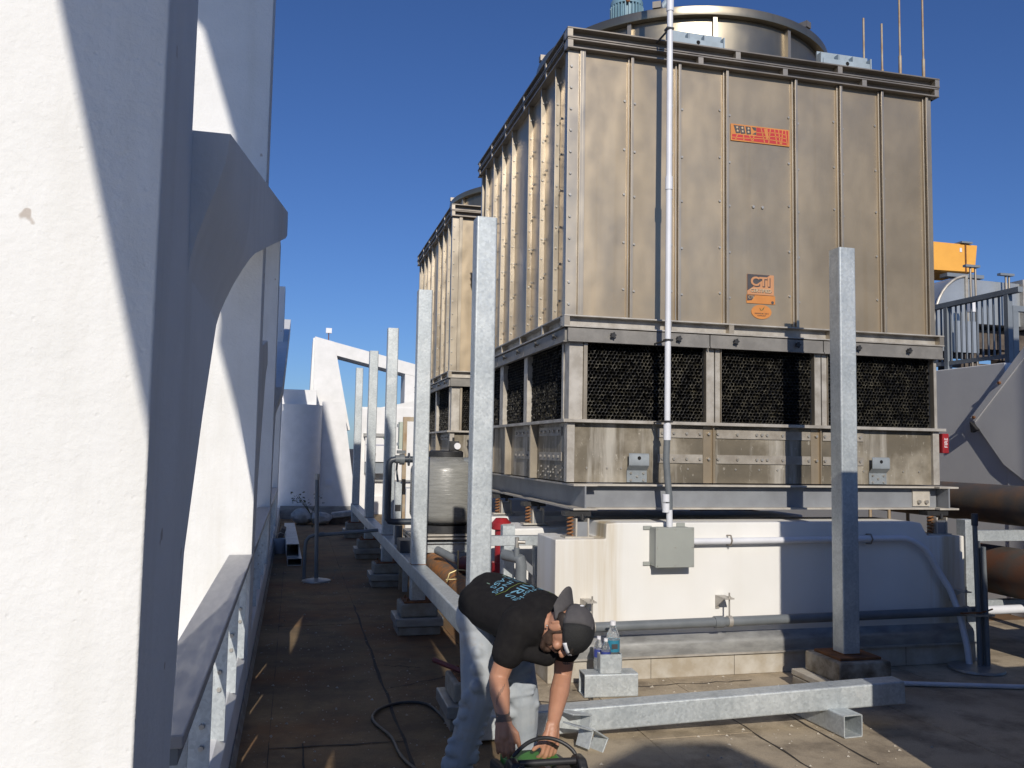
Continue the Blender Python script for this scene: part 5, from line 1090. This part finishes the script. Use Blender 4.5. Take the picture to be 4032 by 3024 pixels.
# head
b_.ell(hd(0, 0, 0.012), (0.074, 0.093, 0.104), HM); b_.ell(hd(0, 0.03, -0.06), (0.056, 0.058, 0.055), HM)
b_.cap(hd(0, 0.088, 0.006), hd(0, 0.108, -0.030), 0.009, 0.014); b_.ell(hd(0.012, 0.098, -0.032), (0.009, 0.010, 0.008), HM); b_.ell(hd(-0.012, 0.098, -0.032), (0.009, 0.010, 0.008), HM)
b_.cap(hd(-0.035, 0.082, 0.022), hd(0.035, 0.082, 0.022), 0.012); b_.ell(hd(0, 0.086, -0.060), (0.022, 0.010, 0.010), HM); b_.ell(hd(0, 0.072, -0.098), (0.024, 0.020, 0.018), HM)
for s_ in (-1, 1): b_.ell(hd(s_*0.045, 0.066, -0.025), (0.022, 0.02, 0.02), HM)
for s_ in (-1, 1):
    b_.ell(hd(s_*0.076, -0.012, -0.012), (0.009, 0.022, 0.033), HM); b_.cap(hd(s_*0.082, -0.03, 0.01), hd(s_*0.084, -0.03, -0.02), 0.006)
# hands
def hand(wr, dirn, w, palm, thumb, curl, sc=1.0):
    dirn, w, palm = V(dirn).normalized(), V(w).normalized(), V(palm).normalized()
    w = (w-dirn*w.dot(dirn)).normalized(); palm = dirn.cross(w)*(1 if dirn.cross(w).dot(palm) > 0 else -1)
    for k_, (o_, L, r) in enumerate(((-0.033, 0.070, 0.0095), (-0.011, 0.078, 0.0098), (0.011, 0.073, 0.0094), (0.032, 0.058, 0.0085))):
        kn = wr+dirn*(0.088-0.004*abs(k_-1))*sc+w*o_*sc
        b_.cap(wr+w*o_*0.55, kn, 0.0165, 0.0118)
        c1 = curl*0.55; d1 = (dirn*math.cos(c1)+palm*math.sin(c1)); m1 = kn+d1*L*0.52*sc
        c2 = curl*1.5; d2 = (dirn*math.cos(c2)+palm*math.sin(c2)); m2 = m1+d2*L*0.32*sc
        c3 = curl*2.2; d3 = (dirn*math.cos(c3)+palm*math.sin(c3)); m3 = m2+d3*L*0.26*sc
        b_.cap(kn, m1, r*1.05, r); b_.cap(m1, m2, r, r*0.92); b_.cap(m2, m3, r*0.92, r*0.8)
    b_.cap(wr+dirn*0.02, wr+dirn*0.06, 0.026, 0.024)
    t0 = wr+dirn*0.02-w*0.018; t1 = t0+(V(thumb[0]).normalized())*0.048; t2 = t1+(V(thumb[1]).normalized())*0.034; t3 = t2+(V(thumb[1]).normalized()+palm*0.3).normalized()*0.026
    b_.cap(t0, t1, 0.0165, 0.013); b_.cap(t1, t2, 0.0125, 0.0115); b_.cap(t2, t3, 0.0112, 0.0092)
hand(Rwr, (0.02, -0.28, -0.96), (-0.80, 0.20, -0.1), (0.2, 0.9, -0.2), ((0.75, -0.35, -0.75), (0.25, -0.1, -1.0)), 0.55)
hand(Lwr, (-0.18, -0.30, -0.93), (0.78, 0.25, -0.2), (-0.2, 0.9, -0.2), ((-0.6, -0.25, -0.8), (-0.75, -0.1, -0.7)), 0.6)
body, bvb = blob('body', b_, 'skin', person, 0.0042, 5)
# beard, moustache, eyes, hair
bd = MB(); jl = [(0.066, 0.002, -0.028), (0.058, 0.030, -0.072), (0.036, 0.066, -0.102), (0.0, 0.082, -0.112), (-0.036, 0.066, -0.102), (-0.058, 0.030, -0.072), (-0.066, 0.002, -0.028)]
for a, c in zip(jl[:-1], jl[1:]): bd.cap(hd(*a), hd(*c), 0.014, 0.014)
bd.cap(hd(-0.022, 0.094, -0.048), hd(0.022, 0.094, -0.048), 0.0065); bd.ell(hd(0, 0.074, -0.095), (0.03, 0.022, 0.02), HM)
for s_ in (-1, 1): bd.cap(hd(s_*0.045, 0.05, -0.06), hd(s_*0.06, 0.02, -0.05), 0.018); bd.cap(hd(s_*0.07, 0.012, 0.02), hd(s_*0.068, 0.01, -0.03), 0.009)
blob('beard', bd, 'beard', person, 0.0045, 2)
ey = MB()
for s_ in (-1, 1): ey.ell(hd(s_*0.031, 0.083, 0.002), (0.013, 0.010, 0.007), HM); ey.cap(hd(s_*0.018, 0.094, 0.030), hd(s_*0.046, 0.082, 0.031), 0.005)
ey.build('brows_and_eyes', 'hair', person)
hb = MB(); random.seed(4)
for k_ in range(16):
    x = -0.05+0.1*k_/15; p = hd(x, 0.082-0.3*x*x, 0.052); q = p+HM @ V((random.uniform(-.02, .02), 0.018, -0.012)); r_ = q+HM @ V((random.uniform(-.015, .015), 0.004, -0.018))
    hb.tube([p, q, r_], [0.007, 0.006, 0.003], 6)
for s_ in (-1, 1): hb.ell(hd(s_*0.068, -0.03, 0.02), (0.014, 0.04, 0.03), HM)
hb.ell(hd(0, -0.075, 0.0), (0.055, 0.03, 0.04), HM)
hb.build('hair', 'hair', person)
MB().ell(hd(0.088, -0.016, -0.044), (0.0045, 0.0045, 0.0045), HM, 8, 6).build('ear_stud', 'bolt_steel', person)
# cap, worn backwards
def cap_half(y0, y1, name, mat):
    vs = []; fs = []; nu, nv = 14, 10
    for j in range(nv+1):
        ph = (math.pi/2)*j/nv
        for i in range(nu+1):
            th = y0+(y1-y0)*i/nu; r = math.cos(ph)**0.8; vs.append(hd(0.086*r*math.cos(th), 0.006+0.106*r*math.sin(th), 0.030+0.095*math.sin(ph)-0.012*math.sin(th)*math.cos(ph)))
    for j in range(nv):
        for i in range(nu): fs.append((j*(nu+1)+i, j*(nu+1)+i+1, (j+1)*(nu+1)+i+1, (j+1)*(nu+1)+i))
    mb = MB().add(vs, fs); o = mb.build(name, mat, person, fix=False); sd = o.modifiers.new('th', 'SOLIDIFY'); sd.thickness = 0.004; sd.offset = 0
    return o
capb = cap_half(math.radians(-165), math.radians(-15), 'cap_panel', 'cap_grey'); capm = cap_half(math.radians(-15), math.radians(195), 'cap_mesh', 'cap_mesh')
vs = []; fs = []
for j in range(7):
    for i in range(13):
        u = -1+2*i/12; y = -0.088-0.088*j/6*math.sqrt(max(0, 1-0.55*u*u)); vs.append(hd(0.084*u, y+0.05*u*u, 0.030-0.034*u*u-0.004*j/6))
for j in range(6):
    for i in range(12): fs.append((j*13+i, j*13+i+1, (j+1)*13+i+1, (j+1)*13+i))
o = MB().add(vs, fs).build('cap_brim', 'cap_grey', person, fix=False); o.modifiers.new('th', 'SOLIDIFY').thickness = 0.004
MB().ell(hd(0, 0.006, 0.127), (0.008, 0.008, 0.004), HM, 10, 6).build('cap_button', 'cap_grey', person)
vs = []
for k_ in range(9):
    th = math.radians(28+5.5*k_); r = 1.03
    for z in (0.028, 0.046): vs.append(hd(0.0885*r*math.cos(th), 0.006+0.109*r*math.sin(th), z-0.012*math.sin(th)))
o = MB().add(vs, [(2*i, 2*i+2, 2*i+3, 2*i+1) for i in range(8)]).build('cap_tag', 'white_plain', person, fix=False); o.modifiers.new('th', 'SOLIDIFY').thickness = 0.002
MB().ell(hd(-0.0, -0.088, 0.085), (0.018, 0.006, 0.009), HM, 12, 6).build('cap_badge', 'white_plain', person)
# shirt
s_ = MB(); f_ = (Sc-Hc).normalized(); l_ = V((0.91, 0.42, -0.10)).normalized()
s_.cap(Hc+V((0, 0.01, 0.012)), Sc+V((0, 0, 0.006)), 0.130, 0.140); s_.cap(Hc-l_*0.070+V((0, 0, -0.01)), Sc-l_*0.10, 0.108, 0.102); s_.cap(Hc+l_*0.070+V((0, 0, -0.01)), Sc+l_*0.10, 0.108, 0.102)
s_.cap(Hc+V((0.03, -0.06, -0.06)), Sc+V((-0.02, 0.05, -0.06)), 0.10, 0.095)
s_.cap(Sc+f_*0.02, Rsh, 0.105, 0.082); s_.cap(Sc+f_*0.02, Lsh, 0.105, 0.080); s_.cap(Sc, hd(0, -0.03, -0.118), 0.09, 0.072)
s_.cap(Rsh, Rsh.lerp(Rel, 0.52), 0.080, 0.074); s_.cap(Lsh, Lsh.lerp(Lel, 0.40), 0.078, 0.072)
for k_ in range(6):   # cloth folds
    a = Hc.lerp(Sc, 0.1+0.15*k_); s_.cap(a-l_*0.13+V((0, 0, -0.07+0.015*(k_ % 2))), a-l_*0.10+V((0.02, -0.03, 0.04)), 0.022, 0.012)
s_.cap(Rsh.lerp(Rel, 0.50)+V((0.035, -0.03, 0)), Sc+V((0.0, -0.06, -0.12)), 0.03, 0.05)
shirt, bvs = blob('shirt', s_, 'shirt_black', person, 0.0065, 6)
# jeans
j_ = MB()
j_.cap(Hc+V((-0.055, -0.01, -0.07)), Hc+V((0.07, 0.045, -0.075)), 0.122, 0.122)
for sd_, hp, kn, an in ((-1, (0.905, 4.13, 0.72), (0.873, 4.025, 0.44), (0.79, 4.07, 0.11)), (1, (1.06, 4.23, 0.71), (1.116, 4.13, 0.40), (1.14, 4.18, 0.10))):
    hp, kn, an = V(hp), V(kn), V(an)
    j_.cap(hp, hp.lerp(kn, 0.55), 0.108, 0.092); j_.cap(hp.lerp(kn, 0.5), kn, 0.095, 0.080); j_.cap(kn, kn.lerp(an, 0.45), 0.080, 0.072); j_.cap(kn.lerp(an, 0.4), an, 0.072, 0.064)
    for k_, t2 in enumerate((0.0, 0.12, 0.75, 0.85, 0.95)):
        c_ = kn.lerp(an, t2); j_.cap(c_+V((-0.06, -0.03, 0.02*(-1)**k_)), c_+V((0.05, -0.045, -0.015*(-1)**k_)), 0.030, 0.022)
    for k_, t2 in enumerate((0.35, 0.6, 0.85)):
        c_ = hp.lerp(kn, t2); j_.cap(c_+V((0.03*sd_, -0.075, 0.03)), c_+V((-0.06*sd_, -0.06, -0.02)), 0.030, 0.016)
for k_ in range(7):
    c_ = V((0.873, 4.025, 0.44)).lerp(V((0.79, 4.07, 0.11)), 0.1+0.13*k_); j_.cap(c_+V((-0.075, -0.02, 0.018*(-1)**k_)), c_+V((0.06, -0.06, 0.012)), 0.016, 0.010)
    c_ = V((1.116, 4.13, 0.40)).lerp(V((1.06, 4.23, 0.71)), 0.05+0.12*k_); j_.cap(c_+V((-0.085, -0.05, 0.01)), c_+V((0.03, -0.085, 0.03*(-1)**k_)), 0.016, 0.010)
jeans, bvj = blob('jeans', j_, 'denim', person, 0.0065, 4)
for (x, y) in ((0.79, 4.07), (1.14, 4.18)):
    MB().ell((x+0.03, y-0.06, 0.048), (0.05, 0.13, 0.05), rz(0.35), 16, 10).build('boot', 'black_plastic', person)
# print on the back of the shirt
fh = V((0.42, -0.91, 0)); rr_ = V((-0.91, -0.42, 0)); Or = Hc.lerp(Sc, 0.48); Or.z = 2.0
def stamp(vs, fs, x, y, mat, name, rot=0.0, lift=0.0022):
    vv = []
    for v in vs:
        px, py = x+v.x*math.cos(rot)-v.y*math.sin(rot), y+v.x*math.sin(rot)+v.y*math.cos(rot)
        o_ = Or+rr_*px+fh*py; h = bvs.ray_cast(o_, V((0, 0, -1)))
        z = h[0].z if h[0] else 0.95
        nrm = h[1] if h[0] else V((0, 0, 1)); vv.append(V((o_.x, o_.y, z))+nrm*(lift+max(0, v.z)))
    MB().add(vv, fs).build(name, mat, shirt, smooth=False, fix=False)
def stext(s, size, x, y, mat, sx=1.0): vs, fs = text_mb(s, size, 0.0, sx); stamp(vs, fs, x, y, mat, 'shirt_lettering')
stext('South Florida', 0.044, 0.01, 0.148, 'print_cyan'); stext('STAIRS', 0.082, 0.0, 0.092, 'print_cyan', 1.0)
stext('& RAILINGS', 0.050, 0.0, -0.006, 'print_cyan', 1.0); stext('GLASS', 0.050, 0.03, -0.056, 'print_cyan', 1.0)
n = 24; vs = []
for k_ in range(n+1):
    u = -1+2*k_/n; yy = 0.042-0.020*u*u; vs += [V((0.135*u, yy+0.0022, 0)), V((0.135*u, yy-0.0022, 0))]
stamp(vs, [(2*i, 2*i+1, 2*i+3, 2*i+2) for i in range(n)], 0, 0, 'print_green', 'shirt_arc')
vs = [V((-0.05, -0.108+0.012, 0)), V((0.05, -0.108+0.012, 0)), V((0.05, -0.108-0.012, 0)), V((-0.05, -0.108-0.012, 0))]; stamp(vs, [(0, 1, 2, 3)], 0.03, 0, 'print_pale', 'shirt_bar')
vs = [V((-0.06, 0.172, 0)), V((-0.02, 0.176, 0)), V((0.03, 0.170, 0)), V((0.03, 0.166, 0)), V((-0.02, 0.171, 0)), V((-0.06, 0.167, 0))]; stamp(vs, [(0, 1, 4, 5), (1, 2, 3, 4)], -0.05, 0, 'print_cyan', 'shirt_swoosh')
for k_ in range(4): stamp([V((-0.085+0.018*k_, 0.178, 0)), V((-0.07+0.018*k_, 0.180, 0)), V((-0.078+0.022*k_, 0.212+0.006*k_, 0))], [(0, 1, 2)], -0.02, 0, 'print_green', 'shirt_leaf')
# tattoos on the arm nearest the viewer
def ink(pts, w, name):
    vs = []; fs = []
    for i, p in enumerate(pts):
        loc, nrm, _, _ = bvb.find_nearest(p); d = (pts[min(i+1, len(pts)-1)]-pts[max(i-1, 0)]).normalized(); sd_ = nrm.cross(d).normalized()*w
        for q in (loc+sd_, loc-sd_):
            l2, n2, _, _ = bvb.find_nearest(q); vs.append(l2+n2*0.0012)
    fs = [(2*i, 2*i+1, 2*i+3, 2*i+2) for i in range(len(pts)-1)]
    MB().add(vs, fs).build(name, 'tattoo', body, fix=False)
fa = (Rwr-Rel).normalized(); tc = V((-0.14, -0.94, 0.1)); sidev = fa.cross(tc).normalized()
P0 = Rel.lerp(Rwr, 0.90)
for k_ in range(4):
    c_ = Rel.lerp(Rwr, 0.80+0.05*k_); ink([c_+tc*0.06*math.cos(a)+sidev*0.06*math.sin(a) for a in [math.radians(-70+14*j) for j in range(11)]], 0.0052, 'wrist_tattoo')
for k_ in range(5):
    c_ = Rel.lerp(Rwr, 0.22+0.06*k_)+tc*0.05+sidev*(-0.02+0.009*k_); ink([c_+fa*(-0.02+0.01*j)+sidev*(0.004*j) for j in range(5)], 0.0011, 'forearm_tattoo')
c_ = Lsh.lerp(Lel, 0.60)+V((0.0, -0.05, 0))
for k_ in range(3): ink([c_+V((0.02*math.cos(a)+0.012*k_-0.01, 0, 0.02*math.sin(a))) for a in [j*0.7 for j in range(8)]], 0.003, 'arm_tattoo')
